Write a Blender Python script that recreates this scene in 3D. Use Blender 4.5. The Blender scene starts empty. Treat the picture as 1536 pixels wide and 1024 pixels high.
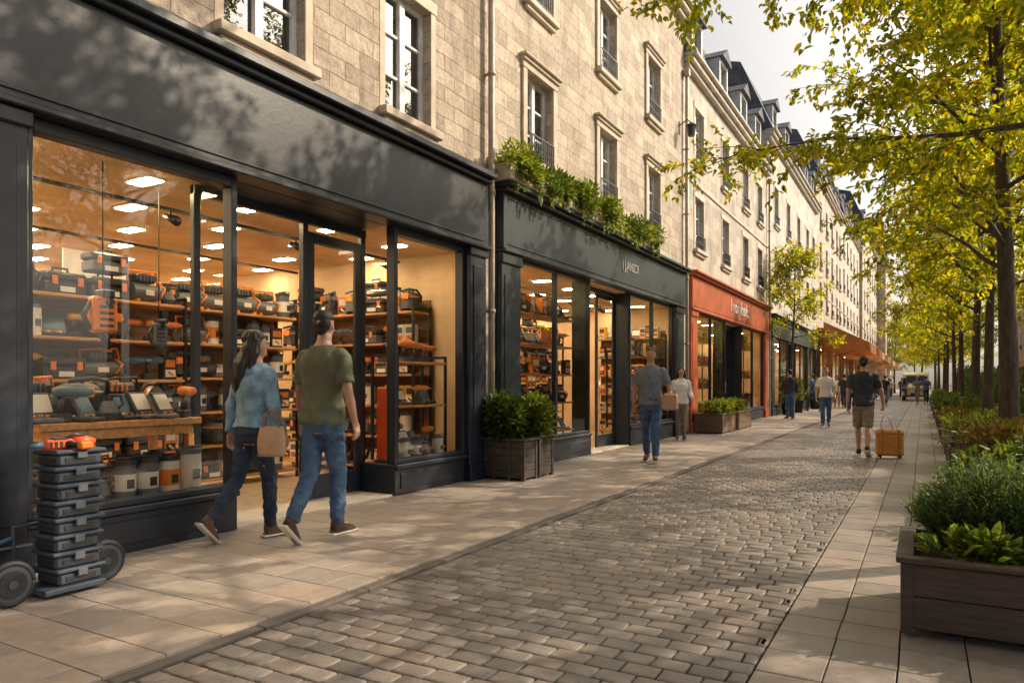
import bpy, bmesh, math, random
from mathutils import Vector, Matrix, noise
R=random.Random(7)
COL=bpy.context.scene.collection
rad=math.radians
XF=-5.15
# ---------------------------------------------------------------- materials
def nt(name):
    m=bpy.data.materials.new(name); m.use_nodes=True
    t=m.node_tree; b=t.nodes['Principled BSDF']
    return m,t,b
def ramp(t,fac,stops):
    r=t.nodes.new('ShaderNodeValToRGB'); e=r.color_ramp.elements
    while len(e)<len(stops): e.new(.5)
    for i,(p,c) in enumerate(stops):
        e[i].position=p; e[i].color=(c[0],c[1],c[2],1)
    t.links.new(fac,r.inputs[0]); return r.outputs[0]
def nz(t,vec,scale,detail=5,rough=.6):
    n=t.nodes.new('ShaderNodeTexNoise'); n.inputs['Scale'].default_value=scale
    n.inputs['Detail'].default_value=detail; n.inputs['Roughness'].default_value=rough
    t.links.new(vec,n.inputs['Vector']); return n.outputs['Fac']
def mixc(t,fac,a,b,mode='MIX'):
    m=t.nodes.new('ShaderNodeMix'); m.data_type='RGBA'; m.blend_type=mode
    for k,v in ((0,fac),(6,a),(7,b)):
        if hasattr(v,'links'): t.links.new(v,m.inputs[k])
        else: m.inputs[k].default_value= v if k==0 else (v[0],v[1],v[2],1)
    return m.outputs[2]
def bump(t,b,h,strength,dist=.01):
    n=t.nodes.new('ShaderNodeBump'); n.inputs['Strength'].default_value=strength
    n.inputs['Distance'].default_value=dist
    t.links.new(h,n.inputs['Height']); t.links.new(n.outputs[0],b.inputs['Normal'])
def mat(name,c,rough=.6,metal=0,var=.25,scale=6,bmp=.15,bs=40,world=False,streak=None):
    m,t,b=nt(name)
    if world:
        g=t.nodes.new('ShaderNodeNewGeometry'); v=g.outputs['Position']
    else:
        g=t.nodes.new('ShaderNodeTexCoord'); v=g.outputs['Object']
    if streak:
        mp=t.nodes.new('ShaderNodeMapping'); mp.inputs['Scale'].default_value=streak
        t.links.new(v,mp.inputs['Vector']); v=mp.outputs[0]
    f=nz(t,v,scale)
    lo=[x*(1-var) for x in c]; hi=[min(1,x*(1+var)) for x in c]
    o=ramp(t,f,[(.3,lo),(.7,hi)])
    t.links.new(o,b.inputs['Base Color'])
    b.inputs['Roughness'].default_value=rough; b.inputs['Metallic'].default_value=metal
    if bmp: bump(t,b,nz(t,v,bs),bmp)
    return m
def emis(name,c,s):
    m,t,b=nt(name); b.inputs['Base Color'].default_value=(.8,.8,.8,1)
    b.inputs['Emission Color'].default_value=(*c,1); b.inputs['Emission Strength'].default_value=s
    return m
def glassmat(name,tint=(1,1,1),k=1.0):
    m=bpy.data.materials.new(name); m.use_nodes=True; t=m.node_tree; t.nodes.clear()
    o=t.nodes.new('ShaderNodeOutputMaterial'); mx=t.nodes.new('ShaderNodeMixShader')
    tr=t.nodes.new('ShaderNodeBsdfTransparent'); tr.inputs[0].default_value=(*tint,1)
    gl=t.nodes.new('ShaderNodeBsdfGlossy'); gl.inputs['Roughness'].default_value=.015
    lw=t.nodes.new('ShaderNodeFresnel'); lw.inputs['IOR'].default_value=1.5
    mt=t.nodes.new('ShaderNodeMath'); mt.operation='MULTIPLY'; mt.inputs[1].default_value=k; mt.use_clamp=True
    t.links.new(lw.outputs[0],mt.inputs[0]); t.links.new(mt.outputs[0],mx.inputs[0])
    t.links.new(tr.outputs[0],mx.inputs[1]); t.links.new(gl.outputs[0],mx.inputs[2])
    t.links.new(mx.outputs[0],o.inputs[0]); return m
def leafmat(name,c0,c1,c2,trans=.5,tc=(2.6,2.3,1.2)):
    m,t,b=nt(name)
    g=t.nodes.new('ShaderNodeNewGeometry')
    col=ramp(t,g.outputs['Random Per Island'],[(0,c0),(.5,c1),(1,c2)])
    n=nz(t,g.outputs['Position'],.9,3)
    col=mixc(t,1.0,col,ramp(t,n,[(.35,(.6,.65,.6)),(.65,(1.1,1.05,1))]),'MULTIPLY')
    t.links.new(col,b.inputs['Base Color']); b.inputs['Roughness'].default_value=.5
    tl=t.nodes.new('ShaderNodeBsdfTranslucent')
    vm=t.nodes.new('ShaderNodeVectorMath'); vm.operation='MULTIPLY'; vm.inputs[1].default_value=tc
    t.links.new(col,vm.inputs[0]); t.links.new(vm.outputs[0],tl.inputs[0])
    mx=t.nodes.new('ShaderNodeMixShader'); mx.inputs[0].default_value=trans
    out=t.nodes['Material Output']
    t.links.new(b.outputs[0],mx.inputs[1]); t.links.new(tl.outputs[0],mx.inputs[2]); t.links.new(mx.outputs[0],out.inputs[0])
    return m
def stonewall(name,c,bw=.46,bh=.2,mort=.012,dark=.55,bs=.6,grime=True,v0=.74,bd=.02):
    m,t,b=nt(name)
    g=t.nodes.new('ShaderNodeNewGeometry'); s=t.nodes.new('ShaderNodeSeparateXYZ'); t.links.new(g.outputs['Position'],s.inputs[0])
    ad=t.nodes.new('ShaderNodeMath'); t.links.new(s.outputs[0],ad.inputs[0]); t.links.new(s.outputs[1],ad.inputs[1])
    cb=t.nodes.new('ShaderNodeCombineXYZ'); t.links.new(ad.outputs[0],cb.inputs[0]); t.links.new(s.outputs[2],cb.inputs[1])
    nn=t.nodes.new('ShaderNodeTexNoise'); nn.inputs['Scale'].default_value=3; t.links.new(cb.outputs[0],nn.inputs['Vector'])
    vm=t.nodes.new('ShaderNodeVectorMath'); vm.operation='MULTIPLY_ADD'; vm.inputs[1].default_value=(.06,.035,0)
    t.links.new(nn.outputs['Color'],vm.inputs[0]); t.links.new(cb.outputs[0],vm.inputs[2])
    br=t.nodes.new('ShaderNodeTexBrick'); t.links.new(vm.outputs[0],br.inputs['Vector'])
    br.inputs['Scale'].default_value=1; br.inputs['Brick Width'].default_value=bw; br.inputs['Row Height'].default_value=bh
    br.inputs['Mortar Size'].default_value=mort; br.inputs['Mortar Smooth'].default_value=.5; br.inputs['Bias'].default_value=-.1
    br.inputs['Color1'].default_value=(*[x*v0 for x in c],1); br.inputs['Color2'].default_value=(*[min(1,x*1.12) for x in c],1)
    br.inputs['Mortar'].default_value=(*[x*dark for x in c],1)
    f=nz(t,g.outputs['Position'],2.2,8,.65)
    col=mixc(t,1.0,br.outputs['Color'],ramp(t,f,[(.3,(.70,.67,.65)),(.6,(1,1,1))]),'MULTIPLY')
    f3=nz(t,g.outputs['Position'],14,6,.7)
    col=mixc(t,1.0,col,ramp(t,f3,[(.35,(.74,.73,.72)),(.55,(1,1,1))]),'MULTIPLY')
    if grime:
        mp=t.nodes.new('ShaderNodeMapping'); mp.inputs['Scale'].default_value=(1,1,.12); t.links.new(g.outputs['Position'],mp.inputs['Vector'])
        f5=nz(t,mp.outputs[0],3.5,5,.6); col=mixc(t,1.0,col,ramp(t,f5,[(.3,(.74,.72,.70)),(.48,(1,1,1))]),'MULTIPLY')
    t.links.new(col,b.inputs['Base Color']); b.inputs['Roughness'].default_value=.85
    f2=nz(t,g.outputs['Position'],13,9,.7)
    mth=t.nodes.new('ShaderNodeMath'); mth.operation='MULTIPLY_ADD'; mth.inputs[1].default_value=-.7
    t.links.new(br.outputs['Fac'],mth.inputs[0]); t.links.new(f2,mth.inputs[2])
    bump(t,b,mth.outputs[0],bs,bd)
    return m
M={}
M['stoneA']=stonewall('limestone_ashlar',(.62,.515,.405),.44,.19,.008,.66,.85,True,.72,.028)
M['stoneB']=stonewall('limestone_ashlar_pale',(.64,.54,.43),.5,.215,.007,.68,.75,True,.75,.024)
M['stoneC']=stonewall('pale_render_stone',(.64,.57,.48),.7,.33,.006,.8,.35)
M['stoneD']=stonewall('white_render_stone',(.70,.64,.56),.9,.4,.004,.85,.2)  # off-white render; its paleness also stands in for haze on far facades
M['trim']=mat('carved_limestone',(.56,.47,.37),.8,world=True,scale=3,bmp=.4,bs=30)
M['trimC']=mat('pale_carved_stone',(.57,.51,.43),.8,world=True,scale=3,bmp=.3,bs=30)
M['dark']=mat('dark_room',(.02,.02,.022),.9)
M['navy']=mat('navy_painted_wood',(.013,.018,.029),.38,world=True,scale=1.5,var=.45,bmp=.12,bs=18)
M['navy2']=mat('blue_grey_painted_wood',(.020,.030,.040),.42,world=True,scale=1.5,var=.35,bmp=.12,bs=18)
M['red']=mat('brick_red_painted_wood',(.42,.09,.035),.45,world=True,scale=2,var=.25,bmp=.1)
M['green']=mat('dark_green_painted_wood',(.02,.035,.03),.5,world=True,scale=2)
M['brown']=mat('brown_painted_wood',(.18,.08,.03),.5,world=True,scale=2)
M['black']=mat('black_metal',(.015,.015,.017),.4,metal=.3)
M['zinc']=mat('painted_drainpipe',(.40,.345,.28),.5,world=True)
M['slate']=stonewall('slate_roof',(.15,.165,.20),.25,.16,.006,.5,.3,False)
M['wframe']=mat('grey_white_window_paint',(.66,.67,.68),.5)
M['curtain']=mat('linen_curtain',(.55,.52,.47),.9,streak=(1,14,1),scale=4,var=.35)
M['glass']=glassmat('shop_glass',(.98,.98,.97),1.0)
M['wglass']=glassmat('window_glass',(.75,.8,.85),3.0)
M['ivory']=mat('cream_plaster',(.68,.49,.30),.9,world=True,scale=1)
M['ceil']=mat('cream_ceiling',(.70,.48,.26),.9,world=True,scale=1)
M['floor']=mat('pale_shop_floor',(.5,.4,.3),.35,world=True)
M['wood']=mat('oiled_oak',(.50,.25,.09),.45,streak=(1,8,8),scale=3,var=.35)
M['woodd']=mat('dark_oak_backboard',(.22,.11,.045),.6,streak=(1,8,8),scale=3,var=.4)
M['panel']=emis('ceiling_lamp_panel',(1,.78,.46),62)
M['panel2']=emis('shop_lamp_panel',(1,.76,.45),60)
M['white']=mat('white_plastic',(.74,.70,.64),.4,var=.08)
M['whitep']=mat('white_letters',(.8,.79,.76),.5,var=.05)
M['greyl']=mat('faded_silver_letters',(.42,.42,.42),.5,var=.1)
M['blackp']=mat('black_plastic',(.03,.031,.035),.38,var=.3)
M['greyp']=mat('slate_grey_plastic',(.11,.122,.14),.42,var=.2)
M['orange']=mat('orange_plastic',(.74,.21,.025),.4,var=.12)
M['yellow']=mat('amber_plastic',(.7,.38,.04),.4,var=.12)
M['bluep']=mat('steel_blue_plastic',(.08,.16,.24),.4)
M['redp']=mat('vermilion_plastic',(.8,.10,.02),.4,var=.1)
M['cratep']=mat('blue_black_crate_plastic',(.05,.065,.09),.45,var=.25,bmp=.2)
M['rubber']=mat('rubber',(.02,.021,.025),.6)
M['steel']=mat('brushed_steel',(.5,.5,.5),.3,metal=.9)
M['planter']=mat('dark_stained_timber',(.06,.047,.042),.6,streak=(1,1,10),scale=5,var=.4,bmp=.4,bs=12)
M['planterd']=mat('dark_brown_stained_timber',(.075,.05,.038),.55,streak=(1,1,10),scale=5,var=.4,bmp=.4,bs=12)
M['planterb']=mat('brown_timber',(.17,.10,.065),.6,streak=(1,1,10),scale=5,var=.35,bmp=.4,bs=12)
M['soil']=mat('soil',(.035,.022,.014),.95,bmp=.8,bs=25)
M['bark']=mat('tree_bark',(.085,.065,.05),.9,streak=(3,3,.6),scale=8,var=.5,bmp=.9,bs=14)
M['leaf']=leafmat('tree_leaves',(.08,.13,.010),(.18,.21,.014),(.36,.30,.02),.66,(3.1,2.75,1.0))
M['leafd']=leafmat('shrub_leaves',(.03,.07,.012),(.06,.11,.015),(.13,.17,.03),.35)
M['leafy']=leafmat('bright_shrub_leaves',(.07,.13,.02),(.15,.21,.03),(.27,.30,.05),.4)
M['leafr']=leafmat('russet_leaves',(.10,.09,.02),(.12,.14,.03),(.26,.12,.04),.35)
M['rose']=leafmat('rosemary_leaves',(.05,.11,.03),(.10,.17,.04),(.19,.25,.08),.4)
M['flower']=mat('yellow_flower',(.7,.45,.04),.7)
M['skin']=mat('skin',(.48,.27,.18),.5,var=.1,bmp=.05)
M['eye']=mat('eye_dark',(.03,.02,.015),.2)
M['lip']=mat('lip',(.35,.12,.09),.5)
M['pglass']=mat('dark_pane',(.03,.04,.05),.08,bmp=0)
def stonemat(name,c,rough,island=.5,sc=9,warm=None):
    m,t,b=nt(name)
    g=t.nodes.new('ShaderNodeNewGeometry')
    w=warm or [c[0]*1.08,c[1]*1.0,c[2]*.93]
    col=ramp(t,g.outputs['Random Per Island'],[(0,[x*(1-island) for x in c]),(.35,c),(.7,w),(1,[x*1.2 for x in c])])
    f=nz(t,g.outputs['Position'],sc,8,.7)
    col=mixc(t,1.0,col,ramp(t,f,[(.3,(.68,.68,.68)),(.6,(1,1,1))]),'MULTIPLY')
    f4=nz(t,g.outputs['Position'],.7,4,.6)
    col=mixc(t,1.0,col,ramp(t,f4,[(.35,(.74,.73,.73)),(.6,(1,1,1))]),'MULTIPLY')
    t.links.new(col,b.inputs['Base Color'])
    rr=ramp(t,f,[(.3,(rough-.12,)*3),(.7,(rough+.15,)*3)]); t.links.new(rr,b.inputs['Roughness'])
    bump(t,b,nz(t,g.outputs['Position'],45,7,.75),.6,.007)
    return m
M['cobble']=stonemat('granite_setts',(.255,.23,.212),.38,.32)
M['slab']=stonemat('sandstone_slabs',(.42,.365,.32),.48,.16,14)
M['slab2']=stonemat('granite_slabs',(.35,.31,.28),.46,.2,14)
M['kerb']=stonemat('dark_kerb_setts',(.15,.135,.125),.6,.2,14)
M['grout']=mat('sandy_grout',(.05,.045,.04),.95,world=True,scale=20,bmp=.6,bs=80)
def sheetpave(name,c,bw,bh):
    m=stonewall(name,c,bw,bh,.012,.4,.3,False)
    t=m.node_tree
    s=[n for n in t.nodes if n.type=='SEPXYZ'][0]; cb=[n for n in t.nodes if n.type=='COMBXYZ'][0]
    for l in list(cb.inputs[0].links)+list(cb.inputs[1].links): t.links.remove(l)
    t.links.new(s.outputs[0],cb.inputs[0]); t.links.new(s.outputs[1],cb.inputs[1]); return m
M['farcob']=sheetpave('distant_setts',(.34,.31,.29),.2,.125)  # distant paving lighter than the near paving, haze put into its colour
M['farslab']=sheetpave('distant_slabs',(.44,.39,.34),.5,.4)
# ---------------------------------------------------------------- mesh builder
class MB:
    def __init__(s): s.v=[];s.f=[];s.m=[];s.s=[]
    def add(s,vs,fs,mi=0,sm=False,T=None):
        o=len(s.v)
        if T is not None: vs=[T@Vector(v) for v in vs]
        s.v+=[tuple(v) for v in vs]
        s.f+=[[i+o for i in f] for f in fs]; s.m+=[mi]*len(fs); s.s+=[sm]*len(fs)
    def box(s,x0,x1,y0,y1,z0,z1,mi=0,b=0,T=None):
        if x1<x0:x0,x1=x1,x0
        if y1<y0:y0,y1=y1,y0
        if z1<z0:z0,z1=z1,z0
        if not b:
            s.add([(x,y,z) for x in(x0,x1) for y in(y0,y1) for z in(z0,z1)],
              [(0,1,3,2),(4,6,7,5),(0,4,5,1),(2,3,7,6),(0,2,6,4),(1,5,7,3)],mi,False,T); return
        b=min(b,(x1-x0)*.45,(y1-y0)*.45,(z1-z0)*.45)
        lim=[(x0,x1),(y0,y1),(z0,z1)]; vs=[]
        for i in range(8):
            bits=[(i>>2)&1,(i>>1)&1,i&1]
            for a in range(3):
                vs.append([lim[k][bits[k]] if k==a else (lim[k][bits[k]]+(b if bits[k]==0 else -b)) for k in range(3)])
        idx=lambda bits,a:(bits[0]*4+bits[1]*2+bits[2])*3+a
        fs=[]
        for a in range(3):
            o=[k for k in range(3) if k!=a]
            for sg in(0,1):
                q=[]
                for (p,r) in((0,0),(1,0),(1,1),(0,1)):
                    bt=[0,0,0]; bt[a]=sg; bt[o[0]]=p; bt[o[1]]=r; q.append(idx(bt,a))
                fs.append(q)
            for p in(0,1):
                for r in(0,1):
                    b0=[0,0,0]; b0[o[0]]=p; b0[o[1]]=r; b1=list(b0); b1[a]=1
                    fs.append([idx(b0,o[0]),idx(b0,o[1]),idx(b1,o[1]),idx(b1,o[0])])
        for i in range(8): fs.append([i*3,i*3+1,i*3+2])
        s.add(vs,fs,mi,False,T)
    def rings(s,rg,mi=0,sm=True,cap=True,T=None):
        n=len(rg[0]); vs=[p for r in rg for p in r]; fs=[]
        for k in range(len(rg)-1):
            for i in range(n):
                j=(i+1)%n; fs.append((k*n+i,k*n+j,(k+1)*n+j,(k+1)*n+i))
        if cap: fs.append(list(range(n))[::-1]); fs.append([(len(rg)-1)*n+i for i in range(n)])
        s.add(vs,fs,mi,sm,T)
    def tube(s,pts,rr,n=8,mi=0,sm=True,T=None,flat=1,ref=None):
        pts=[Vector(p) for p in pts]
        if not hasattr(rr,'__len__'): rr=[rr]*len(pts)
        rg=[]; u=None
        for i,p in enumerate(pts):
            d=(pts[min(i+1,len(pts)-1)]-pts[max(i-1,0)])
            d=d.normalized() if d.length>1e-9 else Vector((0,0,1))
            if u is None:
                a=Vector(ref) if ref else (Vector((0,0,1)) if abs(d.z)<.9 else Vector((1,0,0)))
                u=(a-d*a.dot(d)).normalized()
            else: u=(u-d*u.dot(d)).normalized()
            w=d.cross(u)
            rg.append([p+(u*math.cos(2*math.pi*k/n)+w*math.sin(2*math.pi*k/n)*flat)*rr[i] for k in range(n)])
        s.rings(rg,mi,sm,True,T)
    def cyl(s,c,r,h,n=20,mi=0,T=None,r2=None,sm=True):
        r2=r if r2 is None else r2; c=Vector(c)
        rg=[[c+Vector((math.cos(2*math.pi*k/n)*q,math.sin(2*math.pi*k/n)*q,z)) for k in range(n)] for q,z in((r,0),(r2,h))]
        s.rings(rg,mi,False,True,T)
    def ell(s,c,r,mi=0,nu=14,nv=9,T=None):
        if not hasattr(r,'__len__'): r=(r,r,r)
        c=Vector(c); rg=[]
        for j in range(1,nv):
            a=math.pi*j/nv
            rg.append([c+Vector((r[0]*math.sin(a)*math.cos(2*math.pi*k/nu),r[1]*math.sin(a)*math.sin(2*math.pi*k/nu),-r[2]*math.cos(a))) for k in range(nu)])
        vs=[p for q in rg for p in q]; fs=[]
        for k in range(len(rg)-1):
            for i in range(nu):
                j=(i+1)%nu; fs.append((k*nu+i,k*nu+j,(k+1)*nu+j,(k+1)*nu+i))
        b=len(vs); vs+=[c-Vector((0,0,r[2])),c+Vector((0,0,r[2]))]
        for i in range(nu):
            j=(i+1)%nu; fs.append((b,j,i)); fs.append((b+1,(nv-2)*nu+i,(nv-2)*nu+j))
        s.add(vs,fs,mi,True,T)
    def mesh(s,name,mats,fix=True):
        me=bpy.data.meshes.new(name); me.from_pydata(s.v,[],s.f)
        for k in mats: me.materials.append(M[k] if isinstance(k,str) else k)
        me.polygons.foreach_set('material_index',s.m); me.polygons.foreach_set('use_smooth',s.s)
        if fix and len(s.f)<60000:
            bm=bmesh.new(); bm.from_mesh(me); bmesh.ops.recalc_face_normals(bm,faces=bm.faces); bm.to_mesh(me); bm.free()
        me.update(); return me
def O(name,me,parent=None,loc=None,rz=0,local=False,T=None):
    o=bpy.data.objects.new(name,me); COL.objects.link(o)
    if parent is not None:
        o.parent=parent
        if not local: o.matrix_parent_inverse=Matrix.Translation(-parent.location)
    if loc is not None: o.location=loc
    if rz: o.rotation_euler=(0,0,rz)
    if T is not None: o.matrix_local=T
    return o
def tag(o,label,cat,group=None,kind=None):
    if kind: o['kind']=kind
    if label: o['label']=label
    if cat: o['category']=cat
    if group: o['group']=group
    return o
def E(name,loc,label,cat,group=None,rz=0):
    o=bpy.data.objects.new(name,None); COL.objects.link(o); o.location=loc; o.rotation_euler=(0,0,rz); o.empty_display_size=.2
    return tag(o,label,cat,group)
def struct(name,mb,mats,fix=True):
    o=O(name,mb.mesh(name,mats,fix)); o['kind']='structure'; return o
# ---------------------------------------------------------------- ground
g=MB(); g.add([(-600,-200,-.07),(600,-200,-.07),(600,1200,-.07),(-600,1200,-.07)],[(0,1,2,3)]); struct('ground',g,['grout'])
def stones(x0,x1,y0,y1,sx,sy,gap,z,jit,bev,h=.05,off=.5,zj=.004,skew=.35,two=False):
    mb=MB(); y=y0; row=0
    while y<y1:
        w=sy*R.uniform(1-jit*.5,1+jit*.5); x=x0-(sx*off if row%2 else 0)-R.uniform(0,sx*jit)
        while x<x1-.01:
            l=sx*R.uniform(1-jit*1.8,1+jit*1.8)
            a=max(x,x0); b=min(x+l,x1)
            if x1-b<sx*.25: b=x1
            if b-a>.04:
                g2=gap/2; zz=z+R.uniform(-zj,zj); tx=R.uniform(-zj,zj)*.5; ty=R.uniform(-zj,zj)*.5
                j=lambda:R.uniform(-1,1)*gap*(skew if jit>.04 else .08)
                c=[(a+g2+j(),y+g2+j()),(b-g2+j(),y+g2+j()),(b-g2+j(),y+w-g2+j()),(a+g2+j(),y+w-g2+j())]
                cx=(a+b)/2; cy=y+w/2
                def rg(ins,dz): return [(p[0]+(ins if p[0]<cx else -ins),p[1]+(ins if p[1]<cy else -ins),zz+dz+tx*(1 if p[0]>cx else -1)+ty*(1 if p[1]>cy else -1)) for p in c]
                s0=[(p[0],p[1],z-h) for p in c]
                rr=[s0,rg(0,-bev*.8),rg(bev*.35,-bev*.3),rg(bev,0)] if two else [s0,rg(0,-bev*.7),rg(bev,0)]
                if two: rr.append(rg(bev+.02,.0015))
                n=len(rr); fs=[]
                for k in range(n-1):
                    for q in range(4): q2=(q+1)%4; fs.append((k*4+q,k*4+q2,(k+1)*4+q2,(k+1)*4+q))
                fs.append(tuple((n-1)*4+q for q in range(4)))
                mb.add([p for r_ in rr for p in r_],fs,0,two)
            x=b if b>=x1 else x+l
        y+=w; row+=1
    return mb
struct('cobblestone_road',stones(-2.945,-.655,-2.5,62,.178,.125,.012,-.018,.042,.009,h=.022,zj=.0012,skew=.2,two=True),['cobble'],False)
struct('left_pavement',stones(XF+.02,-3.04,-3,62,.42,.30,.006,0,.004,.003,zj=.0006),['slab'],False)
struct('kerb_line',stones(-3.035,-2.95,-3,62,.085,.8,.008,-.008,.0,.006,off=0,zj=.001),['kerb'],False)
struct('right_pavement_border',stones(-.65,1.6,-3,62,.275,.30,.007,-.014,.004,.003,h=.03,off=0,zj=.0008),['slab2'],False)
g=MB(); g.box(1.6,9,-6,170,-.066,-.012); struct('right_pavement',g,['farslab'])
g=MB(); g.box(-2.95,-.65,62,170,-.066,-.022); struct('distant_road',g,['farcob'])
g=MB(); g.box(-2.94,-.66,-2.5,62,-.068,-.036); struct('road_bed',g,['grout'])
g=MB(); g.box(-9,-2.96,62,170,-.066,-.002); struct('distant_pavement',g,['farslab'])
g=MB(); g.box(-.64,1.59,62,170,-.066,-.014); struct('distant_right_pavement',g,['farslab'])
# ---------------------------------------------------------------- windows
WIN={}
def winmeshes(w,h,style):
    key=(round(w,2),round(h,2),style)
    if key in WIN: return WIN[key]
    tr='trim' if style in('A','B') else 'trimC'
    d={}
    p=MB(); p.add([(-.15,-w/2,0),(-.15,w/2,0),(-.15,w/2,h),(-.15,-w/2,h)],[(0,1,2,3)]); d['pane']=p.mesh('pane',['wglass'])
    f=MB(); t=.055
    x0,x1=-.17,-.11
    f.box(x0,x1,-w/2,-w/2+t,0,h); f.box(x0,x1,w/2-t,w/2,0,h); f.box(x0,x1,-w/2+t,w/2-t,0,t+.02); f.box(x0,x1,-w/2+t,w/2-t,h-t,h)
    f.box(x0,x1+.012,-.045,.045,t+.02,h-t)
    nb=3
    for i in range(1,nb):
        z=h*i/nb; f.box(x0+.008,x1-.01,-w/2+t,-.045,z-.014,z+.014); f.box(x0+.008,x1-.01,.045,w/2-t,z-.014,z+.014)
    d['frame']=f.mesh('frame',['wframe'])
    c=MB()
    for sg in(-1,1):
        n=10; e=w*.24
        vs=[];fs=[]
        for i in range(n+1):
            y=sg*(w/2-.01-e*i/n); x=-.23+.015*math.sin(i*2.1)
            vs+=[(x,y,.05),(x,y,h-.04)]
        for i in range(n): fs.append((2*i,2*i+1,2*i+3,2*i+2))
        c.add(vs,fs,0,True)
    d['curtain']=c.mesh('curtain',['curtain'])
    s=MB(); s.box(-.13,.11,-w/2-.12,w/2+.12,-.10,-.003,0,.012); s.box(-.02,.06,-w/2-.07,w/2+.07,-.17,-.102,0,.01); d['sill']=s.mesh('sill',[tr])
    if style in('A','B','C'):
        s=MB(); k=.13 if style=='B' else .1; pr={'A':.006,'B':.04,'C':.015}[style]
        s.box(-.02,pr,-w/2-k,-w/2-.002,.0,h+.002,0,.005); s.box(-.02,pr,w/2+.002,w/2+k,.0,h+.002,0,.005); s.box(-.02,pr+.008,-w/2-k-.02,w/2+k+.02,h+.004,h+.15,0,.006)
        if style=='B':
            s.box(-.02,.12,-w/2-k-.06,w/2+k+.06,h+.155,h+.205,0,.015); s.box(-.02,.08,-w/2-k-.04,w/2+k+.04,h+.10,h+.153,0,.01)
        d['surround']=s.mesh('surround',[tr])
    if style!='A':
        s=MB(); hh=.36
        s.box(.05,.07,-w/2+.02,w/2-.02,hh,hh+.02); s.box(.055,.065,-w/2+.02,w/2-.02,.05,.06)
        n=int(w/.075)
        for i in range(n+1):
            y=-w/2+.025+(w-.06)*i/n; s.box(.055,.067,y,y+.01,.0,hh)
        for i in range(n):
            y=-w/2+.03+(w-.06)*(i+.5)/n; s.tube([(.06,y+.022*math.cos(a),.2+.05*math.sin(a)) for a in [q*math.pi/4 for q in range(9)]],.004,4)
        d['railing']=s.mesh('balcony_railing',['black'])
    WIN[key]=d; return d
def addwin(b,x,y,z,w,h,style,face):
    d=winmeshes(w,h,style)
    rz=0 if face>0 else math.pi
    T=Matrix.Translation(Vector((x,y,z))-b.location)@Matrix.Rotation(rz,4,'Z')
    win=O('window',d['pane'],b,local=True,T=T)
    for k,nm in(('frame','frame'),('curtain','curtain'),('sill','sill'),('surround','surround'),('railing','balcony_railing')):
        if k in d and not(k=='curtain' and R.random()<.3): O(nm,d[k],win,local=True)
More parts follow.
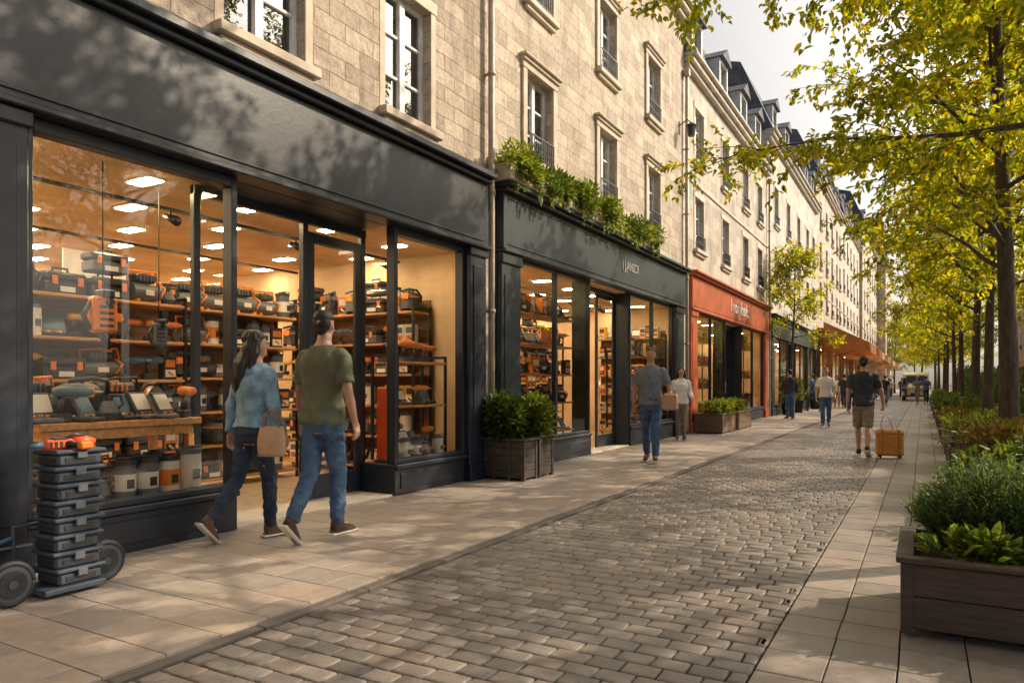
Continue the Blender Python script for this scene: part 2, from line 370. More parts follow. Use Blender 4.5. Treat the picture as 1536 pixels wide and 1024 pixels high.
def building(Y0,Y1,X,face,Zt,wins,style,wall,label,hole=None,roofh=2.2,group='terraced stone buildings along the street',dorm=True,detail=True,tr=None):
    b=E('stone_building',(X,Y0,0),label,'building',group)
    mb=MB(); hs=[(y-w/2,y+w/2,z,z+h,1) for y,z,w,h in wins]
    if hole: hs+= [(a,c,0 if k==0 else k,d,0) for a,c,k,d in hole]
    ys=sorted(set([Y0,Y1]+[q for h in hs for q in h[:2]])); zs=sorted(set([0,Zt]+[q for h in hs for q in h[2:4]]))
    f=face
    for i in range(len(ys)-1):
        for j in range(len(zs)-1):
            cy=(ys[i]+ys[i+1])/2; cz=(zs[j]+zs[j+1])/2
            if any(h[0]<cy<h[1] and h[2]<cz<h[3] for h in hs): continue
            mb.add([(X,ys[i],zs[j]),(X,ys[i+1],zs[j]),(X,ys[i+1],zs[j+1]),(X,ys[i],zs[j+1])],[(0,1,2,3)])
    for a,c,z0,z1,k in hs:
        dp=X-f*(.45 if k else .2)
        q=[(a,z0),(c,z0),(c,z1),(a,z1)]
        for i in range(4):
            p,r=q[i],q[(i+1)%4]
            if not k and i==0: continue
            mb.add([(X,p[0],p[1]),(X,r[0],r[1]),(dp,r[0],r[1]),(dp,p[0],p[1])],[(0,1,2,3)])
        if k: mb.add([(dp,a,z0),(dp,c,z0),(dp,c,z1),(dp,a,z1)],[(0,1,2,3)],1)
    bk=X-f*9
    for y in(Y0+.003,Y1-.003): mb.add([(X,y,0),(bk,y,0),(bk,y,Zt),(X,y,Zt)],[(0,1,2,3)])
    mb.add([(bk,Y0,0),(bk,Y1,0),(bk,Y1,Zt),(bk,Y0,Zt)],[(0,1,2,3)])
    O('wall',mb.mesh('wall',[wall,'dark'],False),b)
    c=MB(); tr=tr or('trim' if style in('A','B') else 'trimC')
    c.box(X-f*.1,X+f*.14,Y0+.002,Y1-.002,Zt-.32,Zt-.2,0,.02); c.box(X-f*.1,X+f*.24,Y0+.002,Y1-.002,Zt-.197,Zt-.05,0,.03); c.box(X-f*.1,X+f*.33,Y0+.002,Y1-.002,Zt-.047,Zt+.05,0,.02)
    O('cornice',c.mesh('cornice',[tr]),b)
    if detail:
        c=MB(); c.box(X-f*.02,X+f*.04,Y0+.002,Y1-.002,6.38,6.48,0,.02); O('string_course',c.mesh('string_course',[tr]),b)
    r=MB(); pr=[(X+f*.2,Zt+.05),(X-f*1.0,Zt+roofh),(X-f*4.5,Zt+roofh+1.0),(X-f*9,Zt+.05)]
    for i in range(3):
        (xa,za),(xb,zb)=pr[i],pr[i+1]
        r.add([(xa,Y0+.01,za),(xa,Y1-.01,za),(xb,Y1-.01,zb),(xb,Y0+.01,zb)],[(0,1,2,3)])
    for y in(Y0+.01,Y1-.01): r.add([(p[0],y,p[1]) for p in pr],[(0,1,2,3)])
    O('roof',r.mesh('roof',['slate'],False),b)
    ch=MB(); cx=X-f*2.2; ch.box(cx-.35,cx+.35,Y1-.9,Y1-.1,Zt+1,Zt+roofh+1.5,0,.02); ch.box(cx-.42,cx+.42,Y1-.97,Y1-.03,Zt+roofh+1.5,Zt+roofh+1.62,0,.02)
    for k in range(3): ch.cyl((cx-.22+.22*k,Y1-.5,Zt+roofh+1.62),.08,.35,12,1)
    O('chimney',ch.mesh('chimney',[tr,'brown']),b)
    if dorm:
        yl=sorted(set(y for y,z,w,h in wins))
        for y in yl:
            d=MB(); x0=X-f*.05; xb=X-f*1.3; z0=Zt+.1; z1=Zt+1.45; w=.5
            d.box(x0,xb,y-w,y-w+.1,z0,z1); d.box(x0,xb,y+w-.1,y+w,z0,z1); d.box(x0,xb,y-w+.1,y+w-.1,z0,z0+.12); d.box(x0,xb,y-w+.1,y+w-.1,z1-.1,z1)
            d.box(x0-f*.08,x0-f*.12,y-.02,y+.02,z0+.12,z1-.1); d.box(x0-f*.08,x0-f*.12,y-w+.1,y+w-.1,z0+.7,z0+.74)
            d.add([(x0-f*.14,y-w+.1,z0+.1),(x0-f*.14,y+w-.1,z0+.1),(x0-f*.14,y+w-.1,z1-.1),(x0-f*.14,y-w+.1,z1-.1)],[(0,1,2,3)],2)
            d.add([(x0+f*.12,y-w-.08,z1),(x0+f*.12,y+w+.08,z1),(x0+f*.12,y,z1+.38),(xb,y-w-.08,z1),(xb,y+w+.08,z1),(xb,y,z1+.38)],[(0,1,2),(0,3,5,2),(1,4,5,2),(0,1,4,3)],1)
            O('dormer',d.mesh('dormer',['wframe','slate','pglass'],False),b)
    for y,z,w,h in wins: addwin(b,X,y,z,w,h,style,face)
    return b
def grid(ys,zs,w,h): return [(y,z,w,h) for y in ys for z in zs]
bA=building(-4,8.32,XF,1,10.4,[(4.55,4.28,.92,1.5),(6.62,4.28,.84,1.42),(2.3,4.28,.92,1.5),(.1,4.28,.92,1.5)]+grid([.1,2.3,4.55,6.62],[7.0],.85,1.35),'A','stoneA','cream limestone building above the navy tool shop',hole=[(-3.5,8.16,0,3.96)],detail=False)
bB=building(8.32,17.6,XF,1,10.4,[(9.85,4.62,.86,1.3),(12.6,4.62,.84,1.3),(15.25,4.62,.8,1.3)]+grid([9.85,12.6,15.25],[7.0],.82,1.3),'B','stoneB','cream limestone building with moulded windows and ivy box',hole=[(8.52,17.35,0,3.96)],detail=False)
bC=building(17.6,28.6,XF,1,9.4,grid([19,21.9,24.7,27.1],[4.75,7.05],.85,1.35),'C','stoneC','pale stone building above the red shop',hole=[(17.85,28.3,0,3.96)],roofh=2.6)
bD=building(28.6,43,XF,1,10.9,grid([30.5,33.5,36.5,39.5,41.8],[4.9,7.6],.9,1.5),'C','stoneD','pale stone building with slate mansard above green shop',hole=[(28.9,42.7,0,3.96)],roofh=2.8,detail=False)
bE=building(43,57,XF,1,12.9,grid([45,48,51,54,56],[5.6,7.9,10.2],.9,1.5),'D','stoneC','white rendered building with slate mansard roof',hole=[(43.3,56.7,0,4.4)],roofh=2.6)
bF=building(57,74,XF,1,13.6,grid([59,62,65,68,71.5],[5.7,8.2,10.7],1,1.6),'D','stoneD','tall white rendered building with slate mansard roof',hole=[(57.3,73.7,0,4.4)],roofh=3.6)
bG=building(74,98,XF+.25,1,16.2,grid([77,81,85,89,93,96],[5.7,8.5,11.6],1.1,1.7),'D','stoneC','distant pale stone building with dormers',roofh=3)
bH=building(98,130,XF+1.2,1,15.6,grid([101,106,111,116,121,126],[2,5,8,11],1.3,1.8),'D','stoneD','distant pale stone building with dormers',roofh=3.6)
yy=17
for k,(L,Z,wl) in enumerate([(12,6.8,'stoneB'),(13,7.4,'stoneC'),(14,7.6,'stoneD'),(18,8.2,'stoneA'),(24,9,'stoneA')]):
    ws=[];y=yy+1.6
    while y<yy+L-1: ws.append(y); y+=2.8
    bb=building(yy,yy+L,7.6,-1,Z,grid(ws,[4.3],.9,1.5),'C',wl,'stone building behind the row of street trees',roofh=1.8,detail=False,hole=[(yy+.3,yy+L-.3,0,3.3)])
    f=MB(); f.box(7.5,7.7,yy+.3,yy+L-.3,2.7,3.3,0,.02); f.box(7.5,7.65,yy+.3,yy+L-.3,0,.5,0,.02)
    n=int(L/2)
    for i in range(n+1):
        y=yy+.3+(L-.9)*i/n; f.box(7.5,7.68,y,y+.3 if i%2 else y+.12,.5,2.7,0,.01)
    f.add([(7.66,yy+.3,.5),(7.66,yy+L-.3,.5),(7.66,yy+L-.3,2.7),(7.66,yy+.3,2.7)],[(0,1,2,3)],1)
    O('shopfront',f.mesh('shopfront',[['green','navy','brown','navy2','red'][k],'pglass'],False),bb)
    yy+=L
def pipe(y,z1,b):
    p=MB(); x=XF+.09
    p.tube([(x,y,.05),(x,y,3.0),(x,y,z1)],.045,10)
    for z in [.6+1.6*i for i in range(int(z1/1.6))]: p.tube([(x,y,z),(x,y,z+.05)],.056,10); p.box(x-.1,x,y-.015,y+.015,z+.01,z+.04)
    p.box(x-.07,x+.07,y-.09,y+.09,z1-.2,z1,0,.02)
    O('drainpipe',p.mesh('drainpipe',['zinc']),b)
pipe(8.3,9.9,bA); pipe(17.55,9.0,bB); pipe(28.55,9.0,bC)
# ---------------------------------------------------------------- text
def text(s,size,mt,parent,T,ext=.006,name='sign_lettering',sx=1):
    cu=bpy.data.curves.new('t','FONT'); cu.body=s; cu.size=size; cu.extrude=ext; cu.align_x='CENTER'; cu.align_y='CENTER'
    ob=bpy.data.objects.new('t',cu); COL.objects.link(ob)
    dg=bpy.context.evaluated_depsgraph_get(); me=bpy.data.meshes.new_from_object(ob.evaluated_get(dg))
    bpy.data.objects.remove(ob); me.materials.clear(); me.materials.append(M[mt])
    for v in me.vertices: v.co.x*=sx
    o=bpy.data.objects.new(name,me); COL.objects.link(o)
    if parent is not None:
        o.parent=parent; o.matrix_parent_inverse=Matrix.Translation(-parent.location)
    o.matrix_basis=T; return o
def signT(x,y,z):
    return Matrix.Translation((x,y,z))@Matrix(((0,0,1,0),(1,0,0,0),(0,1,0,0),(0,0,0,1)))
# ---------------------------------------------------------------- shopfront
def glassq(mb,x,y0,y1,z0,z1): mb.add([(x,y0,z0),(x,y1,z0),(x,y1,z1),(x,y0,z1)],[(0,1,2,3)])
def shopfront(Y0,Y1,zf0,zf1,bays,paint,label,sign=None,ssize=.4,signy=None,signm='whitep',bulk=.33,ssx=1,fm=None):
    fm=fm or paint
    s=E('shopfront',(XF,Y0,0),label,'shopfront','painted timber shopfronts along the pavement')
    f=MB(); x=XF
    f.box(x-.05,x+.13,Y0,Y1,zf0,zf1-.08,0,.01)
    f.box(x-.05,x+.17,Y0-.02,Y1+.02,zf0-.045,zf0-.002,0,.008)
    f.box(x-.05,x+.22,Y0-.03,Y1+.03,zf1-.078,zf1-.02,0,.012); f.box(x-.05,x+.28,Y0-.05,Y1+.05,zf1-.018,zf1+.045,0,.012)
    for (a,c) in((zf0+.06,zf0+.08),(zf1-.16,zf1-.14)): f.box(x+.131,x+.142,Y0+.15,Y1-.15,a,c,0,.004)
    O('fascia',f.mesh('fascia',[paint]),s)
    t=.045
    for (a,c,k) in bays:
        if k=='pier':
            p=MB(); p.box(x-.08,x+.10,a,c,0,zf0-.05,0,.012); p.box(x-.02,x+.135,a-.02,c+.02,.0,.28,0,.012)
            p.box(x-.02,x+.13,a-.015,c+.015,zf0-.2,zf0-.05,0,.012)
            if c-a>.3: p.box(x+.101,x+.112,a+.08,c-.08,.42,zf0-.35,0,.006)
            O('pilaster',p.mesh('pilaster',[paint]),s)
        elif k=='win':
            bu=MB(); fr=MB(); gl=MB()
            bu.box(x-.1,x+.05,a,c,0,bulk,0,.008); bu.box(x+.051,x+.06,a+.12,c-.12,.09,bulk-.07,0,.004); bu.box(x-.12,x+.08,a,c,bulk+.002,bulk+.05,0,.01)
            z0=bulk+.052; z1=zf0-.05
            fr.box(x-.06,x+.03,a,a+t,z0,z1,0,.006); fr.box(x-.06,x+.03,c-t,c,z0,z1,0,.006)
            fr.box(x-.06,x+.03,a+t,c-t,z0,z0+t,0,.006); fr.box(x-.06,x+.03,a+t,c-t,z1-t,z1,0,.006)
            if c-a>2.4:
                m=(a+c)/2; fr.box(x-.055,x+.025,m-.03,m+.03,z0+t,z1-t,0,.006)
            glassq(gl,x-.015,a+t-.01,c-t+.01,z0+t-.01,z1-t+.01)
            O('stallriser',bu.mesh('stallriser',[fm]),s); O('window_frame',fr.mesh('window_frame',[fm]),s)
            O('display_glass',gl.mesh('display_glass',['glass'],False),s)
        elif k=='door':
            fr=MB(); xr=x-.3; z1=zf0-.05
            for q in(a,c-.05): fr.box(xr-.03,x,q,q+.05,0,z1,0,.006)
            fr.box(xr-.03,xr+.03,a+.05,c-.05,z1-.08,z1,0,.006)
            O('door_frame',fr.mesh('door_frame',[fm]),s)
            m=a+(c-a)*.5
            d=MB(); dx=xr
            y0,y1=m+.02,c-.055
            d.box(dx-.02,dx+.02,y0,y0+.07,.03,z1-.09,0,.005); d.box(dx-.02,dx+.02,y1-.07,y1,.03,z1-.09,0,.005)
            d.box(dx-.019,dx+.019,y0+.07,y1-.07,.03,.25,0,.005); d.box(dx-.019,dx+.019,y0+.07,y1-.07,z1-.17,z1-.09,0,.005)
            do=O('door',d.mesh('door',[fm]),s)
            g2=MB(); glassq(g2,dx,m+.08,c-.12,.24,z1-.16); O('door_glass',g2.mesh('door_glass',['glass']),do,local=True)
            h=MB(); h.tube([(dx+.02,m+.06,.95),(dx+.06,m+.06,.95),(dx+.06,m+.06,1.3),(dx+.02,m+.06,1.3)],.011,8); O('handle',h.mesh('handle',['steel']),do,local=True)
            st=MB(); st.box(xr-.1,x+.02,a+.02,c-.02,-.02,.018,0,.004); O('threshold',st.mesh('threshold',['trimC']),s)
    if sign: text(sign,ssize,signm,s,signT(x+.136,signy or (Y0+Y1)/2,(zf0+zf1)/2-.02),.008,sx=ssx)
    return s
def room(Y0,Y1,depth,zc,label,n=(4,4),pm='panel',fm='floor',psz=(.15,.07)):
    x0=XF-depth; x1=XF-.07
    r=E('shop_interior',(XF,Y0,0),label,'shop interior')
    def sh(nm,q,m):
        b=MB(); b.add(q,[(0,1,2,3)]); O(nm,b.mesh(nm,[m],False),r)
    sh('floor',[(x0,Y0,.006),(x1,Y0,.006),(x1,Y1,.006),(x0,Y1,.006)],fm)
    sh('ceiling',[(x0,Y0,zc),(x1,Y0,zc),(x1,Y1,zc),(x0,Y1,zc)],'ceil')
    sh('back_wall',[(x0,Y0,0),(x0,Y1,0),(x0,Y1,zc),(x0,Y0,zc)],'ivory')
    sh('side_wall',[(x0,Y0,0),(x1,Y0,0),(x1,Y0,zc),(x0,Y0,zc)],'ivory')
    sh('side_wall',[(x0,Y1,0),(x1,Y1,0),(x1,Y1,zc),(x0,Y1,zc)],'ivory')
    lm=MB(); lm.box(-psz[0],psz[0],-psz[1],psz[1],-.02,-.012,0); lm.box(-psz[0]-.02,psz[0]+.02,-psz[1]-.02,psz[1]+.02,-.011,0,1)
    me=lm.mesh('lamp_panel',[pm,'white'])
    for i in range(n[0]):
        for j in range(n[1]):
            x=x1-.7-(depth-1.2)*i/max(1,n[0]-1); y=Y0+(Y1-Y0)*(j+.5)/n[1]+(.25 if i%2 else -.25)
            O('ceiling_lamp',me,r,local=True,T=Matrix.Translation((x-XF,y-Y0,zc-.002)))
    tr=MB()
    for k in range(2):
        xx=x1-1.2-k*2; 
        if xx>x0: tr.box(xx-.02,xx+.02,Y0+.1,Y1-.1,zc-.09,zc-.06)
    for k in range(6):
        y=Y0+.6+(Y1-Y0-1)*k/5; tr.tube([(x1-1.2,y,zc-.09),(x1-1.2,y,zc-.14)],.01,6); tr.tube([(x1-1.28,y,zc-.13),(x1-1.1,y,zc-.2)],[.03,.05],10)
    O('track_lights',tr.mesh('track_lights',['black']),r)
    return r
# ---- shop 1
s1=E('shopfront',(XF,-3.5,0),'long navy painted shopfront with wide display windows','shopfront','painted timber shopfronts along the pavement')
x=XF; zf0=3.06; zf1=3.98
f=MB()
f.box(x-.05,x+.14,-3.5,8.14,zf0,zf1-.1,0,.01); f.box(x-.05,x+.19,-3.52,8.16,zf0-.05,zf0-.002,0,.01)
f.box(x-.05,x+.2,-3.52,8.16,zf1-.098,zf1-.04,0,.012); f.box(x-.05,x+.27,-3.54,8.18,zf1-.038,zf1+.04,0,.012)
f.box(x+.141,x+.152,-3.4,8.0,zf0+.05,zf0+.07,0,.004)
O('fascia',f.mesh('fascia',['navy']),s1)
for a,c in((1.75,2.5),(7.72,8.12),(-3.5,-3.0)):
    p=MB(); p.box(x-.08,x+.12,a,c,0,zf0-.052,0,.012); p.box(x-.02,x+.15,a-.02,c+.02,0,.22,0,.012); p.box(x-.02,x+.15,a-.02,c+.02,zf0-.16,zf0-.053,0,.012)
    p.box(x+.121,x+.132,a+.08,c-.08,.34,zf0-.28,0,.006)
    O('pilaster',p.mesh('pilaster',['navy']),s1)
xr=x-.45; t=.06
for a,c in((2.5,4.19),(6.30,7.72),(-3,1.75)):
    fr=MB(); bu=MB(); gl=MB()
    bu.box(x-.1,x+.05,a,c,0,.29,0,.008); bu.box(x+.051,x+.062,a+.1,c-.1,.07,.24,0,.004); bu.box(x-.12,x+.09,a,c,.292,.345,0,.01)
    z0=.347;z1=zf0-.052
    fr.box(x-.07,x+.05,a,a+t,z0,z1,0,.006); fr.box(x-.07,x+.05,c-t,c,z0,z1,0,.006); fr.box(x-.07,x+.05,a+t,c-t,z0,z0+.05,0,.006); fr.box(x-.07,x+.05,a+t,c-t,z1-.09,z1,0,.006)
    glassq(gl,x-.01,a+t-.01,c-t+.01,z0+.04,z1-.08)
    yq=4.19 if c==4.19 else 6.30 if a==6.30 else None
    if yq:
        sg=-1 if yq<5 else 1
        bu.box(xr-.05,x-.101,min(yq,yq+sg*.08),max(yq,yq+sg*.08),0,.345,0,.006)
        fr.box(xr-.04,xr+.02,min(yq,yq+sg*.07),max(yq,yq+sg*.07),.347,zf0-.052,0,.006)
        yg=yq+sg*.03; g3=MB(); g3.add([(xr,yg,.345),(x-.05,yg,.345),(x-.05,yg,zf0-.1),(xr,yg,zf0-.1)],[(0,1,2,3)]); O('return_glass',g3.mesh('return_glass',['glass'],False),s1)
    O('stallriser',bu.mesh('stallriser',['navy']),s1); O('window_frame',fr.mesh('window_frame',['navy']),s1); O('display_glass',gl.mesh('display_glass',['glass'],False),s1)
fr=MB()
fr.box(xr-.04,xr+.03,4.12,6.37,zf0-.14,zf0-.052,0,.006)
fr.box(xr-.04,xr+.03,5.40,5.47,.02,zf0-.142,0,.006)
O('door_frame',fr.mesh('door_frame',['navy']),s1)
d=MB(); d.box(xr-.025,xr+.02,5.48,5.57,.03,2.84,0,.006); d.box(xr-.025,xr+.02,6.20,6.29,.03,2.84,0,.006); d.box(xr-.024,xr+.019,5.57,6.20,.03,.28,0,.005); d.box(xr-.024,xr+.019,5.57,6.20,2.74,2.84,0,.005)
do=O('door',d.mesh('door',['navy']),s1)
g2=MB(); glassq(g2,xr,5.56,6.21,.27,2.75); O('door_glass',g2.mesh('door_glass',['glass'],False),do,local=True)
h=MB(); h.tube([(xr+.02,5.53,.9),(xr+.07,5.53,.9),(xr+.07,5.53,1.4),(xr+.02,5.53,1.4)],.013,8); O('handle',h.mesh('handle',['steel']),do,local=True)
st=MB(); st.box(xr-.1,x+.03,4.2,6.29,-.02,.02,0,.005); O('threshold',st.mesh('threshold',['trimC']),s1)
sf=MB(); sf.box(xr-.05,x-.06,4.19,6.3,zf0-.05,zf0-.03); O('soffit',sf.mesh('soffit',['navy']),s1)
room(-1.0,8.13,6.2,3.03,'warm lit tool shop interior with cream ceiling',(6,8))
shopfront(8.55,17.3,3.12,3.98,[(8.55,9.1,'pier'),(9.1,11.75,'win'),(11.75,13.75,'door'),(13.75,16.6,'win'),(16.6,17.3,'pier')],'navy2','blue grey painted shopfront with planted ledge',"( J.JANSCR",.25,13.5,'greyl',ssx=.8)
room(8.6,17.25,4.2,3.09,'warm lit second shop interior',(4,7))
shopfront(17.9,28.2,3.15,4.05,[(17.9,18.5,'pier'),(18.5,21.8,'win'),(21.8,24,'door'),(24,27.6,'win'),(27.6,28.2,'pier')],'red','orange red painted shopfront with white lettering',"I nolnfosdc:",.55,23.3,fm='navy')
room(17.95,28.15,3.6,3.1,'warm lit interior of the red shop',(3,7))
shopfront(28.95,42.6,3.1,3.9,[(28.95,29.6,'pier'),(29.6,33.2,'win'),(33.2,35.4,'door'),(35.4,38.6,'win'),(38.6,39.2,'pier'),(39.2,42,'win'),(42,42.6,'pier')],'green','dark green painted shopfront with small lettering',"2118 - OTTA.",.45,34.5,'greyl')
room(29,42.5,3.2,3.05,'warm lit interior of the green shop',(3,8),'panel2')
shopfront(43.35,56.6,3.6,4.3,[(43.35,44,'pier'),(44,48.5,'win'),(48.5,51,'door'),(51,56,'win'),(56,56.6,'pier')],'brown','brown shopfront under orange awnings')
room(43.4,56.6,3,3.5,'warm lit interior under the awnings',(3,8),'panel2')
shopfront(57.35,73.6,3.6,4.3,[(57.35,58,'pier'),(58,64,'win'),(64,67,'door'),(67,73,'win'),(73,73.6,'pier')],'brown','dark shopfront further down the street')
room(57.4,73.6,3,3.5,'warm lit interior of a distant shop',(2,8),'panel2')
M['awno']=leafmat('rust_orange_canvas',(.6,.24,.08),(.6,.24,.08),(.6,.24,.08),.3,(1.1,1.05,1)); M['awnc']=leafmat('cream_canvas',(.62,.48,.32),(.62,.48,.32),(.62,.48,.32),.3,(1.1,1.05,1))
for y0,y1,m_,lb in((43.6,49.8,'awno','rust orange canvas awning over the brown shop'),(50.4,56.4,'awno','rust orange canvas awning over the brown shop'),(57.6,65,'awnc','cream canvas awning over a distant shop'),(65.6,73.4,'awno','rust orange canvas awning over the brown shop'),(76,86,'awnc','cream canvas awning over a distant shop'),(87,97,'awno','rust orange canvas awning over the brown shop'),(100,112,'awnc','cream canvas awning over a distant shop')):
    a=MB(); n=24; z0=4.7;z1=3.5;xo=2.6
    vs=[];fs=[]
    for i in range(n+1):
        y=y0+(y1-y0)*i/n; vs+=[(XF+.30,y,z0),(XF+xo,y,z1),(XF+xo+.01,y,z1-.5)]
    for i in range(n): fs+=[(3*i,3*i+1,3*i+4,3*i+3),(3*i+1,3*i+2,3*i+5,3*i+4)]
    a.add(vs,fs,0); 
    for y in(y0,y1): a.add([(XF+.30,y,z0),(XF+xo,y,z1),(XF+xo+.01,y,z1-.5),(XF+.3,y,z1-.5)],[(0,1,2,3)])
    for y in(y0+.1,y1-.1): a.tube([(XF+.14,y,3.0),(XF+xo-.02,y,z1-.03)],.02,6,1)
    tag(O('awning',a.mesh('awning',[m_,'black'],False)),lb,'awning','canvas awnings over shops')
# ---------------------------------------------------------------- goods prototypes
G={}
def proto(k,mb,mats): G[k]=mb.mesh(k,mats)
def tcase():
    m=MB(); m.box(-.19,.19,-.11,.11,0,.12,0,.02); m.box(-.195,.195,-.115,.115,.124,.2,1,.02)
    for x in(-.12,.12): m.box(x-.025,x+.025,-.13,-.112,.08,.16,2,.005)
    m.tube([(-.07,0,.2),(-.07,0,.245),(.07,0,.245),(.07,0,.2)],.013,8,0); m.box(-.07,.07,-.121,-.114,.02,.07,3,.002); return m
proto('tcase1',tcase(),['blackp','blackp','orange','white']); proto('tcase2',tcase(),['greyp','blackp','orange','white'])
m=MB(); m.tube([(0,-.14,.2),(0,-.1,.2),(0,.06,.2),(0,.09,.2)],[.018,.034,.038,.025],12,1); m.tube([(0,-.2,.2),(0,-.13,.2)],.008,8,3); m.tube([(0,.03,.17),(0,.05,.06)],[.024,.02],10,0); m.box(-.035,.035,-.02,.1,0,.06,0,.01); m.box(-.02,.02,-.06,.04,.155,.2,2,.005)
T=Matrix.Rotation(rad(90),4,'Z'); m2=MB(); m2.add(m.v,m.f,0,True,T); m2.m=list(m.m); m2.s=list(m.s)
proto('drill1',m2,['blackp','orange','greyp','steel']); proto('drill2',m2,['blackp','yellow','greyp','steel']); proto('drill3',m2,['blackp','bluep','greyp','steel'])
def can(): 
    m=MB(); m.cyl((0,0,0),.085,.27,20,0); m.cyl((0,0,.07),.0865,.13,20,1); m.cyl((0,0,.271),.09,.035,20,2); m.cyl((0,0,.306),.05,.02,16,2)
    m.tube([(-.09,0,.25),(-.07,-.06,.33),(.07,-.06,.33),(.09,0,.25)],.005,6,2); m.box(-.03,.03,-.09,-.086,.09,.16,2,.001); return m
proto('can1',can(),['white','orange','blackp']); proto('can2',can(),['greyp','white','blackp']); proto('can3',can(),['white','white','greyp'])
m=MB(); T=Matrix.Rotation(rad(-28),4,'X')
m.box(-.1,.1,-.012,.012,.02,.22,0,.008,T); m.box(-.083,.083,-.016,-.0125,.07,.2,1,.002,T); m.box(-.11,.11,-.07,.16,0,.035,2,.01); m.tube([(0,.0,.03),(0,.1,.12)],.012,8,2)
for i in range(3): m.box(-.06+.045*i,-.03+.045*i,-.0165,-.0126,.035,.055,3,.002,T)
proto('disp1',m,['blackp','white','greyp','orange']); proto('disp2',m,['greyp','bluep','blackp','yellow'])
m=MB(); m.box(-.08,.08,-.05,.05,0,.26,0,.004); m.box(-.06,.06,-.0535,-.0505,.14,.22,1,.001); m.box(-.065,.065,-.053,-.0505,.03,.11,2,.001); m.tube([(-.03,-.054,.09),(.03,-.056,.05)],.012,8,1)
proto('pack1',m,['orange','white','blackp']); proto('pack2',m,['blackp','orange','white']); proto('pack3',m,['yellow','blackp','white']); proto('pack4',m,['white','greyp','orange'])
m=MB(); m.cyl((0,0,.04),.15,.16,22,0,None,.14); m.ell((0,0,.2),(.15,.15,.08),1); m.tube([(0,-.08,.26),(0,-.02,.30),(0,.06,.30),(0,.1,.25)],.014,8,0); m.box(-.05,.05,-.17,-.13,.16,.24,2,.01)
m.tube([(.14,0,.12),(.18,-.05,.2),(.15,-.12,.28),(.05,-.14,.3),(-.1,-.1,.28)],.018,8,0); m.cyl((0,0,.19),.152,.012,22,2)
for a in(0,1.57,3.14,4.71): m.ell((.12*math.cos(a+.7),.12*math.sin(a+.7),.03),.03,0,8,6)
proto('vac1',m,['blackp','greyp','orange']); proto('vac2',m,['greyp','blackp','yellow'])
m=MB(); T=Matrix.Translation((0,0,.13))@Matrix.Rotation(rad(90),4,'X'); m.cyl((0,0,-.012),.11,.024,26,1,T); m.cyl((0,0,-.03),.115,.02,22,0,T,.1); m.box(-.09,.1,.03,.1,.08,.18,0,.02); m.tube([(-.1,.05,.17),(-.05,.05,.25),(.06,.05,.26),(.11,.05,.18)],.018,8,2); m.box(-.14,.14,-.04,.08,0,.012,1,.003)
T=Matrix.Translation((0,-.014,.13))@Matrix.Rotation(rad(90),4,'X'); m.cyl((0,0,0),.03,.01,12,2,T)
proto('saw',m,['orange','steel','blackp'])
m=MB(); m.cyl((0,0,0),.09,.06,18,0); m.cyl((0,0,.06),.075,.09,18,1,None,.045); m.cyl((0,0,.15),.03,.05,12,0); m.tube([(.06,0,.08),(.12,0,.12),(.1,0,.19),(.02,0,.19)],.012,8,0)
proto('spray',m,['blackp','greyp'])
m=MB()
Tc=Matrix.Translation((-.17,0,.1))@Matrix.Rotation(rad(90),4,'Y'); m.cyl((0,0,0),.085,.34,18,0,Tc); m.box(-.13,.1,-.07,.08,.19,.27,1,.02); m.cyl((.06,0,.27),.045,.03,14,2)
for x in(-.1,-.06,-.02,.02): m.box(x-.008,x+.008,-.078,.088,.2,.265,4,.002)
m.tube([(-.18,0,.12),(-.19,0,.29),(.15,0,.31),(.19,0,.12)],.012,8,2); m.tube([(.12,-.05,.2),(.17,-.1,.15),(.1,-.12,.06)],.01,6,2)
for x in(-.12,.12): m.box(x-.02,x+.02,-.08,.08,0,.03,2,.005)
m.box(-.05,.05,-.09,-.083,.07,.12,3,.002)
proto('mach1',m,['blackp','greyp','blackp','white','orange']); proto('mach2',m,['greyp','blackp','orange','white','greyp']); proto('mach3',m,['orange','blackp','greyp','white','orange'])
KN={'tcase1':('tool_case','black tool case with orange latches on a shop shelf'),'tcase2':('tool_case','grey tool case with black lid on a shop shelf'),
'drill1':('power_drill','black and orange cordless drill on display'),'drill2':('power_drill','black and amber cordless drill on display'),'drill3':('power_drill','black and blue cordless drill on display'),
'can1':('canister','white canister with orange label and black lid'),'can2':('canister','grey canister with white label and black lid'),'can3':('canister','plain white canister with grey lid'),
'disp1':('measuring_device','black desk device with pale angled screen'),'disp2':('measuring_device','grey desk device with blue angled screen'),
'pack1':('boxed_product','orange cardboard product box on a shelf'),'pack2':('boxed_product','black cardboard product box on a shelf'),'pack3':('boxed_product','amber cardboard product box on a shelf'),'pack4':('boxed_product','white cardboard product box on a shelf'),
'vac1':('workshop_vacuum','black drum vacuum with grey dome and hose'),'vac2':('workshop_vacuum','grey drum vacuum with black dome and hose'),'saw':('circular_saw','orange circular saw with steel disc'),'spray':('sprayer','black cone shaped sprayer with handle'),
'mach1':('air_compressor','black tank compressor with grey vented motor housing'),'mach2':('air_compressor','grey tank compressor with black motor housing'),'mach3':('air_compressor','orange tank compressor with black motor housing')}
CAT={'tool_case':'tool case','power_drill':'drill','canister':'canister','measuring_device':'electronic device','boxed_product':'product box','workshop_vacuum':'vacuum cleaner','circular_saw':'saw','sprayer':'sprayer','air_compressor':'compressor'}
WID={'tcase':.41,'drill':.22,'can':.185,'disp':.21,'pack':.165,'vac':.33,'saw':.27,'spray':.19,'mach':.37}
